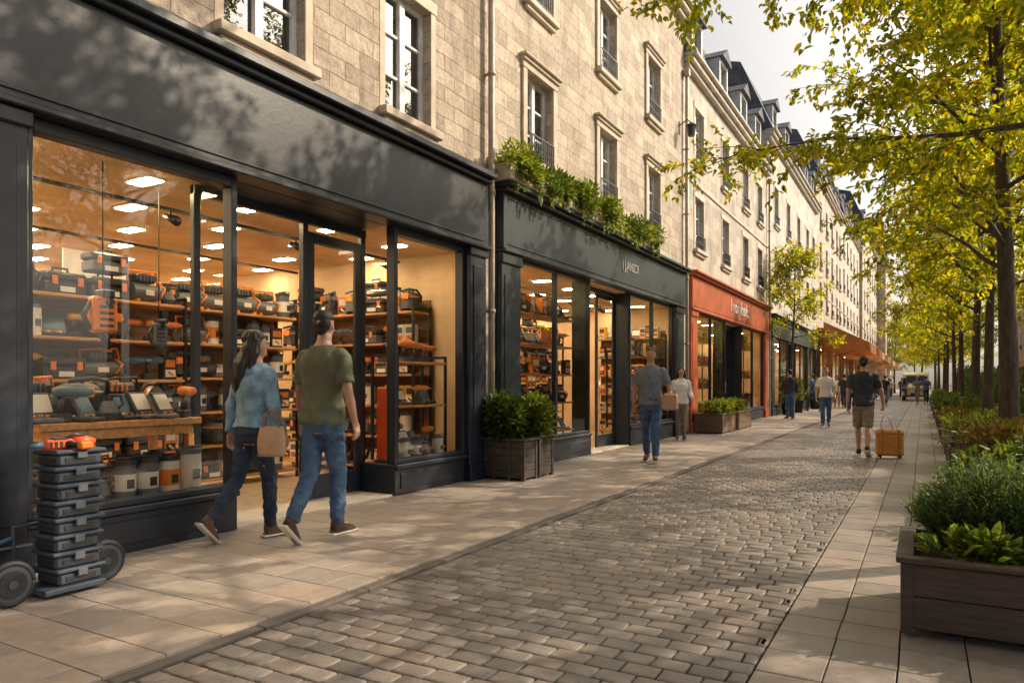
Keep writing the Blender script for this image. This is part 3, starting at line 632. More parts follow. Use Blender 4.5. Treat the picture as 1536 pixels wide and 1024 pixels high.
def good(k,x,y,z,rz,sc=1):
    o=bpy.data.objects.new(KN[k][0],G[k]); COL.objects.link(o); o.location=(x,y,z); o.rotation_euler=(0,0,rz); o.scale=(sc,)*3
    tag(o,KN[k][1],CAT[KN[k][0]],'tools and goods on display in the shops')
def shelf(px,py,rz,L,H,nb,depth=.42,fill=.99,kinds=None,z0=.0,back=False):
    u=E('shelf_unit',(px,py,z0),'oak shelf unit with black uprights full of tools','shelf','shelf units in the shops',rz)
    m=MB(); n=[]
    for i in range(nb):
        z=.12+(H-.2)*i/(nb-1) if nb>1 else .5
        m.box(-L/2,L/2,-depth/2,depth/2,z-.03,z,0,.004); n.append(z)
    O('boards',m.mesh('boards',['wood']),u,local=True)
    if back: m=MB(); m.box(-L/2,L/2,depth/2+.002,depth/2+.02,.05,H+.1); O('back_board',m.mesh('back_board',['woodd']),u,local=True)
    f=MB()
    for x in(-L/2-.03,L/2): 
        for y in(-depth/2,depth/2-.03): f.box(x,x+.03,y,y+.03,0,H)
        f.box(x+.002,x+.028,-depth/2,depth/2,H-.03,H)
    f.box(-L/2-.03,L/2+.03,depth/2-.025,depth/2,H-.02,H)
    O('uprights',f.mesh('uprights',['black']),u,local=True)
    kinds=kinds or (list(G)+['vac1','vac1','mach1','mach2','mach1','tcase1','tcase1','drill1','drill3','spray','disp1','disp2','pack2','can2'])
    Rm=Matrix.Rotation(rz,4,'Z'); gap=(H-.2)/max(1,nb-1)
    for z in n:
        x=-L/2+.03
        run=None
        while x<L/2-.1:
            if run is None or R.random()<.7: run=R.choice(kinds)
            b_=run.rstrip('1234'); w=WID[b_]
            if x+w>L/2: 
                run=R.choice(['pack2','can2','spray']); b_=run.rstrip('1234'); w=WID[b_]
                if x+w>L/2: break
            if R.random()<fill:
                top=(z==n[-1]); s_=R.uniform(.92,1.15 if top else 1.05)
                if b_=='tcase': s_=1
                p=Rm@Vector((x+w/2,R.uniform(-.08,.0),0)); good(run,px+p.x,py+p.y,z0+z+.001,rz+R.uniform(-.35,.35) if b_!='tcase' else rz+R.uniform(-.1,.1),s_)
                if b_=='tcase' and (gap>.48 or top) and R.random()<.6: good(R.choice(['tcase1','tcase2']),px+p.x,py+p.y,z0+z+.247,rz+R.uniform(-.1,.1),.95)
            x+=w
P2=math.pi/2
shelf(-7.0,3.75,P2,2.3,2.15,6,back=True)
shelf(-7.5,6.0,P2,1.9,2.2,6,back=True)
shelf(-10.9,5.6,P2,2.4,2.2,4,back=True)
shelf(-7.2,7.85,0,2.6,2.3,6,back=True)
shelf(-10.9,3.0,P2,2.2,2.2,4,back=True)
shelf(-5.52,7.12,P2,.95,1.25,3,.4,1,['disp1','disp2','drill1','disp1'],.345)
def deck(y0,y1,x0,x1,lab):
    m=MB(); m.box(x0,x1,y0,y1,.25,.345,0,.006); m.box(x0+.03,x1-.03,y0+.03,y1-.03,0,.248,0); tag(O('display_plinth',m.mesh('display_plinth',['wood'])),lab,'display plinth')
deck(2.58,4.10,-6.25,-5.28,'oak display plinth inside the shop window'); deck(6.4,7.66,-5.8,-5.28,'oak display plinth beside the shop door')
tb=E('display_table',(-5.72,3.42,.345),'oak display table behind the shop window','table')
m=MB(); m.box(-.3,.3,-.66,.66,.56,.615,0,.006); O('table_top',m.mesh('table_top',['wood']),tb,local=True)
m=MB(); m.box(-.27,.27,-.6,.6,.48,.558,0,.004); O('apron',m.mesh('apron',['wood']),tb,local=True)
lm=MB(); lm.box(-.03,.03,-.03,.03,0,.479,0,.004); lm=lm.mesh('leg',['wood'])
for a in(-.25,.25):
    for c in(-.57,.57): O('leg',lm,tb,local=True,T=Matrix.Translation((a,c,0)))
zt=.345+.616
for i,k in enumerate(['disp1','drill3','disp2','spray','disp2','disp1','disp1','drill1']):
    good(k,-5.53+R.uniform(-.03,.03),2.84+i*.165,zt,P2+R.uniform(-.5,.5),R.uniform(.95,1.15))
for i,k in enumerate(['mach2','vac1','mach1','saw']): good(k,-5.84,2.93+i*.33,zt,P2+R.uniform(-.4,.4),1.1)
for i,k in enumerate(['can1','spray','can2','can2','can1','can3']): good(k,-5.42,3.0+i*.19,.347,P2,1.0 if k!='can3' else 1.15)
for i,k in enumerate(['vac2','can2','mach2','vac1','can1']): good(k,-5.85,2.8+i*.28,.347,P2,1.0)
for i,k in enumerate(['can3','can2','spray','can3']): good(k,-5.34,6.78+i*.22,.347,P2,.8)
def hang(x,y,z,s_,mt,lab):
    e=E('hanging_power_tool',(x,y,z),lab,'power tool','tools hanging in the shop window',P2)
    m=MB(); m.box(-.09*s_,.09*s_,-.05*s_,.05*s_,-.12*s_,.14*s_,0,.02*s_); m.tube([(.0,0,-.1*s_),(.02*s_,0,-.17*s_),(.05*s_,0,-.23*s_)],[.045*s_,.03*s_,.018*s_],10,1); m.tube([(-.08*s_,0,.1*s_),(-.14*s_,0,.0),(-.09*s_,0,-.1*s_)],.018*s_,8,1)
    for k in range(4): m.box(-.05*s_,.05*s_,-.056*s_,-.05*s_,(-.08+.045*k)*s_,(-.06+.045*k)*s_,1,.002)
    m.cyl((.0,0,0),.028*s_,.02*s_,14,1,Matrix.Translation((.02*s_,-.05*s_,.1*s_))@Matrix.Rotation(P2,4,'X'))
    m.box(-.03*s_,.06*s_,-.06*s_,.06*s_,.13*s_,.19*s_,1,.01)
    O('housing',m.mesh('housing',[mt,'blackp']),e,local=True)
    m=MB(); m.tube([(0,0,.18*s_),(0,0,3.0-z)],.005,6); O('hanging_cord',m.mesh('hanging_cord',['black']),e,local=True)
hang(-5.62,3.33,1.78,1.1,'orange','orange power tool hanging on a cord in the window')
hang(-5.9,4.0,1.68,.75,'greyp','small grey power tool hanging on a cord')
hang(-5.9,2.85,1.72,.8,'blackp','black power tool hanging on a cord in the window')
e=E('display_banner_box',(-5.38,6.5,.345),'tall glossy orange display box beside the shop door','display stand',None,P2)
m=MB(); m.box(-.1,.1,-.07,.07,0.03,.86,0,.01); m.box(-.08,.08,-.073,-.0705,.62,.8,1,.001); m.box(-.085,.085,-.073,-.0705,.05,.1,2,.001); m.tube([(-.05,-.075,.3),(.05,-.08,.5)],.014,8,1); O('box_body',m.mesh('box_body',['redp','white','blackp']),e,local=True)
m=MB(); m.box(-.12,.12,-.09,.09,-.0,.03,0,.005); O('base',m.mesh('base',['blackp']),e,local=True)
AMB=['pack1','pack2','tcase1','drill1','pack3','disp1','can1','pack2','mach1','vac1']
shelf(-7.2,10.6,P2,2.3,2.4,6,kinds=AMB,back=True)
shelf(-6.1,16.4,0,1.6,2.4,6,kinds=['pack1','pack2','pack3','disp1','pack4'],back=True)
shelf(-5.55,10.5,P2,2.2,2.1,5,.36,1,['disp1','disp2','pack1','drill2','mach1'],.34)
shelf(-5.55,15.2,P2,2.4,1.6,4,.36,1,['disp1','pack3','can1','pack2','drill1'],.34)
shelf(-7.3,13.6,P2,2.3,2.3,5,kinds=['pack1','pack2','tcase2','pack3'],back=True)
shelf(-5.6,20.2,P2,2.8,2.2,4,.36,1,['pack1','pack4','pack3','pack1'],.34)
shelf(-5.6,25.8,P2,3.0,2.2,3,.36,1,['pack1','tcase2','pack3'],.34)
m=MB(); m.box(-8.0,-7.98,4.3,5.0,2.05,2.7); tag(O('hanging_banner',m.mesh('hanging_banner',['white'])),'blank white banner hanging in the tool shop','banner')
# ---------------------------------------------------------------- foliage
def leafadd(mb,p,d,n,l,w,mi=0):
    d=d.normalized(); s=d.cross(n)
    if s.length<1e-4: s=Vector((1,0,0))
    s.normalize(); u=s.cross(d); k=u*(w*.22)
    a=p+d*l*.3; b=p+d*l*.68
    mb.add([p,a+s*w*.48+k,b+s*w*.38+k,p+d*l-u*l*.06,b-s*w*.38+k,a-s*w*.48+k],[(0,1,2,3),(0,3,4,5)],mi,True)
def rv(r,a=1): return Vector((r.uniform(-a,a),r.uniform(-a,a),r.uniform(-a,a)))
def tree_mesh(seed,H,cr,base,limbs,subs,tw,lv,ll,tr=.12,top=.72,fe=.9,lr=.034):
    r=random.Random(seed); t=MB(); c=MB()
    pts=[];rr=[]
    for i in range(9):
        f=i/8; pts.append(Vector((math.sin(f*3+seed)*.08*f*2,math.cos(f*2.3+seed)*.08*f*2,H*.88*f))); rr.append(tr*(1.2 if i==0 else 1)*(1-f*.82)+.008)
    t.tube(pts,rr,12)
    def at(f):
        q=f*8; i=min(7,int(q)); return pts[i].lerp(pts[i+1],q-i)
    for li in range(limbs):
        f=(base/(H*.88))+(1-base/(H*.88))*(li/limbs)**fe
        o=at(min(.99,f)); az=li*2.4+r.uniform(-.4,.4); h=(li/limbs)**fe
        L=cr*(1-top*h**1.6)*r.uniform(.82,1.12); el=rad(16+50*h+r.uniform(-8,8))
        d=Vector((math.cos(az)*math.cos(el),math.sin(az)*math.cos(el),math.sin(el)))
        lp=[o]; dd=d.copy(); n=7
        for i in range(n):
            dd=(dd+rv(r,.12)+Vector((0,0,-.06 if i>2 else .03))).normalized(); lp.append(lp[-1]+dd*L/n)
        t.tube(lp,[max(.005,lr*(1-h*.5)*(1-i/n*.9)) for i in range(n+1)],7)
        for si in range(subs):
            q=.2+.8*(si+r.random()*.6)/subs; q=min(.98,q); i=int(q*n); sp=lp[i].lerp(lp[i+1],q*n-i)
            ax=(lp[i+1]-lp[i]).normalized(); sd=(ax*.6+ax.cross(Vector((0,0,1)))*(1 if si%2 else -1)*r.uniform(.5,1.1)+rv(r,.35)).normalized()
            SL=r.uniform(.45,.9)*min(1.3,cr/2.6)
            s=[sp]; ds=sd.copy()
            for k in range(4):
                ds=(ds+rv(r,.15)+Vector((0,0,-.1))).normalized(); s.append(s[-1]+ds*SL/4)
            t.tube(s,[.007,.006,.005,.003,.002],4)
            for ti in range(tw):
                q2=(ti+.7)/tw*3.95; i2=min(3,int(q2)); tp=s[i2].lerp(s[i2+1],q2-i2)
                td=((s[i2+1]-s[i2]).normalized()*.5+rv(r,.8)).normalized(); TL=r.uniform(.16,.40)
                for k in range(lv):
                    u=k/lv; p=tp+td*TL*u+Vector((0,0,-.05*u*u))+rv(r,.04)
                    ld=(td*.6+rv(r,.8)+Vector((0,0,-.35))); leafadd(c,p,ld,Vector((r.uniform(-.6,.6),r.uniform(-.6,.6),1)),ll*r.uniform(.7,1.2),ll*.55*r.uniform(.8,1.1))
    return t.mesh('trunk',['bark'],False),c.mesh('crown',['leaf'],False)
TP=[tree_mesh(11,8.6,5.1,3.35,30,17,6,14,.088,.12,.75,1.35),tree_mesh(5,8.8,3.0,2.6,25,11,6,13,.10,.115),tree_mesh(23,8.8,2.8,2.6,24,10,6,12,.105,.085)]
TS=tree_mesh(31,5.2,1.35,2.3,14,6,5,9,.1,.04,lr=.02)
def tree(x,y,k,rz,sc,label='leafy street tree in yellow green foliage beside planters',group='row of street trees',mm=None):
    a,b=(mm or TP[k])
    t=E('tree',(x,y,-.02),label,'tree',group,rz); t.scale=(sc,sc,sc)
    O('trunk',a,t,local=True); O('crown',b,t,local=True); return t
for i,(x,y,k,rz,sc) in enumerate([(2.4,1.6,2,2.6,1.0),(1.55,7.2,0,.3,1.0),(.98,11.4,1,1.9,1.06),(1.05,16.2,2,4,1.05),(1.15,22,1,5,1.0),(1.1,29,2,2.2,1.05),(1.2,37,2,.7,1.05),(1.1,46,2,3.3,1.05),(1.2,56,2,4.4,1.1),(1.1,67,2,1.2,1.1),(1.2,79,2,2.7,1.15),(1.1,92,2,1.9,1.2)]):
    tree(x,y,k,rz,sc)
tree(-4.3,28.6,0,.5,1.3,'slim young street tree before the green shop','street trees by the shops',TS)
for i,(x,y,s) in enumerate([(-3.2,104,1.1),(-1,112,1.3),(1.4,108,1.2),(3.6,100,1.3),(-.2,126,1.5),(3,124,1.6)]): tree(x,y,1+i%2,i*1.3,s,'leafy tree closing the end of the street','trees at the end of the street')
def bush(name,cx,cy,cz,rx,ry,rz_,n,ll,mt,label,cat='shrub',seed=1,group=None,wr=.55,flowers=0,lumps=7,ball=False):
    r=random.Random(seed); mb=MB(); lp=[]
    for i in range(lumps):
        a=r.uniform(0,6.28); q=math.sqrt(r.random())*.62
        if ball: lp.append((Vector((rx*q*.35*math.cos(a),ry*q*.35*math.sin(a),rz_*r.uniform(.45,.6))),r.uniform(.62,.72)))
        else: lp.append((Vector((rx*q*math.cos(a),ry*q*math.sin(a),rz_*r.uniform(.15,.6))),r.uniform(.38,.55)))
    for i in range(n):
        c,s=lp[i%lumps]
        d=rv(r).normalized()
        q=s*(r.random()**.4)
        p=c+Vector((d.x*rx*q,d.y*ry*q,d.z*rz_*q*1.1))
        if p.z<0: p.z=r.uniform(0,.1)*rz_
        leafadd(mb,p,d+rv(r,.6)+Vector((0,0,.3)),Vector((r.uniform(-.5,.5),r.uniform(-.5,.5),1)),ll*r.uniform(.6,1.25),ll*wr)
    for i in range(lumps):
        c,s=lp[i]; mb.tube([(c.x*.3,c.y*.3,-.04),tuple(c*.7),tuple(c)],[.012,.008,.004],5,1)
    for i in range(flowers):
        c,s=lp[i%lumps]; d=rv(r).normalized(); d.z=abs(d.z); p=c+Vector((d.x*rx,d.y*ry,d.z*rz_))*s
        mb.ell(p,.022,2,7,5)
    o=O(name,mb.mesh(name,[mt,'bark','flower'],False),loc=(cx,cy,cz)); tag(o,label,cat,group); return o
def planter(x0,x1,y0,y1,h,mt,label,rim=True,slats=4,vert=False,z=0):
    cx,cy=(x0+x1)/2,(y0+y1)/2; w,l=(x1-x0)/2,(y1-y0)/2
    e=E('planter',(cx,cy,z),label,'planter','timber planters along the street')
    m=MB(); t=.03
    for sx in(-1,1):
        for k in range(slats):
            za=.03+(h-.06)*k/slats; zb=.03+(h-.06)*(k+1)/slats-.006
            m.box(sx*(w-.01)-(t if sx>0 else 0),sx*(w-.01)+(0 if sx>0 else t),-l+.02,l-.02,za,zb,0,.004)
    for sy in(-1,1):
        for k in range(slats):
            za=.03+(h-.06)*k/slats; zb=.03+(h-.06)*(k+1)/slats-.006
            m.box(-w+.02,w-.02,sy*(l-.01)-(t if sy>0 else 0),sy*(l-.01)+(0 if sy>0 else t),za,zb,0,.004)
    for sx in(-1,1):
        for sy in(-1,1): m.box(sx*w-(.055 if sx>0 else 0),sx*w+(0 if sx>0 else .055),sy*l-(.055 if sy>0 else 0),sy*l+(0 if sy>0 else .055),0,h-.032,0,.005)
    if vert:
        for q in(-.33,.33): m.box(w*q-.02,w*q+.02,-l-.012,-l+.012,.01,h-.034,0,.004)
    O('box',m.mesh('box',[mt]),e,local=True)
    if rim:
        r=MB(); q=.02
        r.box(-w-q,w+q,-l-q,-l+.06,h-.03,h,0,.006); r.box(-w-q,w+q,l-.06,l+q,h-.03,h,0,.006); r.box(-w-q,-w+.06,-l+.061,l-.061,h-.03,h,0,.006); r.box(w-.06,w+q,-l+.061,l-.061,h-.03,h,0,.006)
        O('rim',r.mesh('rim',[mt]),e,local=True)
    s=MB(); n=8; vs=[(-w+.04+(2*w-.08)*i/n,-l+.04+(2*l-.08)*j/n,h-.07+R.uniform(-.015,.02)) for i in range(n+1) for j in range(n+1)]
    s.add(vs,[(i*(n+1)+j,(i+1)*(n+1)+j,(i+1)*(n+1)+j+1,i*(n+1)+j+1) for i in range(n) for j in range(n)],0,True)
    O('soil',s.mesh('soil',['soil'],False),e,local=True)
    return e
planter(-5.1,-4.42,8.05,8.42,.54,'planter','dark timber planter with leafy shrub between two shops',slats=5,vert=True)
planter(-5.1,-4.42,8.47,8.9,.56,'planter','dark timber planter with leafy shrub between two shops',slats=5,vert=True)
bush('shrub',-4.80,8.24,.5,.42,.36,.48,1900,.085,'leafd','dense rounded green shrub in the dark timber planter',seed=3,ball=True)
bush('shrub',-4.62,8.68,.5,.36,.34,.46,1700,.085,'leafy','rounded bright green shrub in the dark timber planter',seed=4,ball=True)
planter(-5.0,-4.3,18.0,19.4,.5,'planterb','brown timber planter with yellow flowers by red shop',slats=3,vert=True)
planter(-5.0,-4.3,19.8,21.4,.5,'planterb','brown timber planter with yellow flowers by red shop',slats=3,vert=True)
bush('flowering_shrub',-4.65,18.7,.45,.45,.8,.38,1300,.1,'leafy','low green shrub with yellow flowers',seed=6,flowers=60)
bush('flowering_shrub',-4.65,20.6,.45,.45,.9,.38,1300,.1,'leafy','low green shrub with yellow flowers',seed=7,flowers=60)
m=MB(); m.box(-.14,.16,0,6.1,0,.22,0,.01); tag(O('window_box',m.mesh('window_box',['trim']),loc=(XF+.14,8.45,4.03)),'long stone window box above the second shop','window box')
for i in range(6):
    y=8.75+i*1.08
    bush('trailing_plant',XF+.2,y,4.12,.4,.66,.38,1700,.075,['leafy','leafd','leafy'][i%3],'bushy green plant trailing over the shop ledge',seed=20+i,group='trailing plants on the ledge',cat='plant')
r=random.Random(77); mb=MB()
for i in range(90):
    y=8.5+r.random()*6.2; p=Vector((XF+.33,y,4.25)); n=r.randint(3,13)
    for k in range(n):
        p=p+Vector((r.uniform(-.004,.008),r.uniform(-.02,.02),-.03))
        for q in range(2): leafadd(mb,p,rv(r)+Vector((.3,0,-.3)),Vector((1,0,.5)),.065,.04)
tag(O('ivy',mb.mesh('ivy',['leafy'],False)),'hanging ivy strands over the blue grey fascia','ivy')
planter(-.1,1.5,4.1,4.98,.385,'planterd','low dark timber planter with rosemary and leafy plants',slats=2)
r=random.Random(9); mb=MB()
for i in range(2700):
    a=r.uniform(0,6.28); q=math.sqrt(r.random()); px=q*math.cos(a)*.58; py=q*math.sin(a)*.30
    lean=Vector((px*1.1+r.uniform(-.28,.28),py*1.2+r.uniform(-.28,.28),1)).normalized(); L=r.uniform(.30,.62)*(1-.45*q*q)
    b=Vector((px*.72,py*.8,0)); n=11
    mb.tube([b,b+lean*L*.5,b+lean*L+Vector((lean.x*.05,lean.y*.05,-.02))],[.0025,.002,.001],3,1)
    for k in range(n):
        u=.25+.75*k/n; p=b+lean*L*u; leafadd(mb,p,lean*.5+rv(r,.7),rv(r),.038,.011)
tag(O('rosemary_bush',mb.mesh('rosemary_bush',['rose','rose'],False),loc=(.52,4.74,.32)),'feathery grey green rosemary bush in dark planter','shrub')
bush('leafy_plant',.22,4.24,.33,.26,.15,.18,420,.075,'leafy','low bright green plant at the planter rim','plant',seed=31)
bush('leafy_plant',.78,4.22,.33,.36,.17,.24,700,.085,'leafy','low bright green plant at the planter rim','plant',seed=32)
k=0
for (y0,y1,mt,hh,fl) in((6.6,8.2,'leafd',.5,0),(8.9,10.6,'leafr',.5,0),(12.0,13.8,'leafy',.5,10),(15,17.4,'leafr',.5,20),(19.2,21.6,'leafd',.55,0),(24,27,'leafy',.55,0),(30,33,'leafd',.6,0),(38,42,'leafd',.6,0),(47,51,'leafy',.6,0)):
    planter(.32,1.35,y0,y1,.42,'planterb' if k%2 else 'planter','low timber planter full of shrubs under the trees',slats=3)
    bush('shrub',.82,(y0+y1)/2,.36,.62,(y1-y0)*.56,hh,1700,.085,mt,{'leafr':'russet tinged shrub in a timber planter','leafd':'dark green shrub in a timber planter','leafy':'bright green shrub in a timber planter'}[mt],seed=40+k,group='shrubs in planters under the trees',flowers=fl,lumps=9); k+=1
for i,(x,y,ry,h) in enumerate([(2.9,24,3.2,1.5),(2.9,31,3.2,1.6),(2.9,38,3.4,1.8),(3.0,45,3.4,1.9),(3.0,52.5,3.8,2.0),(3.0,61,4.2,2.3),(3.1,71,5.2,2.6),(3.2,83,6.5,3.0)]):
    bush('hedge',x,y,.02,.8,ry,h,3200,.17,'leafd','dark green hedge behind the row of trees','hedge',seed=90+i,group='hedges behind the tree row',lumps=16)
for i,(x,y) in enumerate([(-4.7,30.5),(-4.7,33),(-4.6,38),(-4.6,41)]):
    e=E('plant_pot',(x,y,0),'dark tapered plant pot outside the green shop','plant pot','plant pots outside the shops')
    m=MB(); m.cyl((0,0,0),.2,.5,16,0,None,.27); O('pot_body',m.mesh('pot_body',['black']),e,local=True); m=MB(); m.cyl((0,0,.46),.285,.06,16,0); O('pot_rim',m.mesh('pot_rim',['black']),e,local=True)
    bush('topiary_shrub',x,y,.5,.42,.42,.8,700,.1,'leafd','rounded green shrub in a dark pot',seed=60+i,group='shrubs in pots outside the shops',ball=True)
# ---------------------------------------------------------------- crate stack & cart
for i in range(8):
    h=.1
    if i==0:
        c=MB(); c.box(-.115,.115,-.13,.13,0,.072,0,.014); c.box(-.132,.132,-.150,.150,.074,.098,0,.008)
        c.box(.114,.119,-.09,.09,.02,.05,1,.002); c.box(-.09,.09,-.134,-.129,.02,.05,1,.002)
        cb_=c.mesh('crate_body',['cratep','blackp'])
        c=MB(); c.box(.122,.138,-.03,.03,.045,.088,0,.004)
        cl_=c.mesh('latch',['greyp'])
    e=E('tool_crate',(-4.5+R.uniform(-.01,.01),2.46+R.uniform(-.01,.01),.06+h*i),'stackable blue black plastic tool crate in a stack','crate','stacked tool crates by the shop door',R.uniform(-.05,.05))
    O('crate_body',cb_,e,local=True); O('latch',cl_,e,local=True)
cart=E('hand_cart',(-4.5,2.43,0),'low wheeled cart with black wheels under stacked crates','cart')
m=MB(); m.box(-.14,.14,-.18,.18,.025,.058,0,.006); m.tube([(-.1,-.33,.13),(-.1,.30,.13)],.012,8); m.tube([(-.17,-.33,.13),(-.17,-.36,.30),(-.17,-.2,.34)],.012,8,1); m.tube([(-.14,.2,.04),(-.17,.2,.4),(-.17,-.2,.4),(-.14,-.2,.04)],.012,8)
O('frame',m.mesh('frame',['cratep','bluep']),cart,local=True)
w=MB(); T=Matrix.Rotation(P2,4,'Y')
w.tube([(0,.112*math.cos(a),.112*math.sin(a)) for a in [q*math.pi/16 for q in range(33)]],.019,8,0)
tyre=w.mesh('tyre',['rubber']); w=MB(); w.cyl((0,0,-.018),.1,.036,28,0,T); w.cyl((0,0,-.026),.075,.052,28,1,T); w.cyl((0,0,-.032),.025,.064,14,0,T); rim=w.mesh('rim',['cratep','rubber'])
for x,y in((.08,-.33),(.0,.25)):
    q=O('wheel',rim,cart,local=True,T=Matrix.Translation((x,y,.131))); O('tyre',tyre,q,local=True)
pt=E('power_tool',(-4.48,2.45,.06+.1*8-.002),'vermilion and blue power tool lying on the crates','power tool')
m=MB(); m.box(-.035,.035,-.15,.02,.0,.06,0,.014); m.tube([(0,.02,.035),(0,.1,.04),(0,.15,.035)],[.036,.032,.018],10,0); m.tube([(.02,-.02,.03),(.09,.0,.025),(.11,.03,.025)],[.024,.02,.016],8,1)
for k in range(4): m.box(.034,.038,-.13+.03*k,-.115+.03*k,.012,.048,1,.001)
m.box(-.03,.03,-.1,-.02,.06,.067,1,.002); m.tube([(0,-.03,.055),(0,.03,.085),(0,.09,.07)],.01,6,1)
O('housing',m.mesh('housing',['redp','blackp']),pt,local=True)
m=MB(); m.tube([(0,-.22,.03),(0,-.145,.03)],[.012,.022],8); O('nozzle',m.mesh('nozzle',['bluep']),pt,local=True)
m=MB(); m.box(.09,.14,-.01,.07,.0,.045,0,.01); O('battery',m.mesh('battery',['orange']),pt,local=True)
# ---------------------------------------------------------------- people
def remesh(mb,vox,it=4):
    me=mb.mesh('tmp',[]); o=bpy.data.objects.new('tmp',me); COL.objects.link(o)
    a=o.modifiers.new('a','REMESH'); a.mode='VOXEL'; a.voxel_size=vox; a.use_smooth_shade=True
    if it: b=o.modifiers.new('b','SMOOTH'); b.iterations=it; b.factor=.5
    dg=bpy.context.evaluated_depsgraph_get(); r=bpy.data.meshes.new_from_object(o.evaluated_get(dg))
    bpy.data.objects.remove(o); bpy.data.meshes.remove(me); return r
def fold(me,amp,sc,st=(1,1,1),off=0):
    me.update(); ns=[v.normal.copy() for v in me.vertices]
    for v,n in zip(me.vertices,ns):
        p=Vector((v.co.x*st[0],v.co.y*st[1],v.co.z*st[2]))*sc+Vector((off,off,0))
        v.co+=n*amp*(noise.noise(p)+.5*noise.noise(p*2.3))
def tomb(mb,me,mi=0):
    mb.add([v.co.copy() for v in me.vertices],[list(p.vertices) for p in me.polygons],mi,True)
TAB=[(.80,.10,.085,0),(.86,.15,.11,-.01),(.93,.170,.125,-.015),(1.02,.155,.110,0),(1.12,.143,.1,0),(1.24,.158,.112,.005),(1.35,.176,.118,0),(1.42,.172,.102,-.005),(1.46,.135,.085,-.01),(1.50,.075,.066,-.01),(1.54,.056,.058,0),(1.62,.052,.055,.015)]
def tab(z):
    for i in range(len(TAB)-1):
        if z<=TAB[i+1][0]:
            a,b=TAB[i],TAB[i+1]; f=(z-a[0])/(b[0]-a[0]); return [a[k]+(b[k]-a[k])*f for k in range(4)]
    return TAB[-1]
PN=0
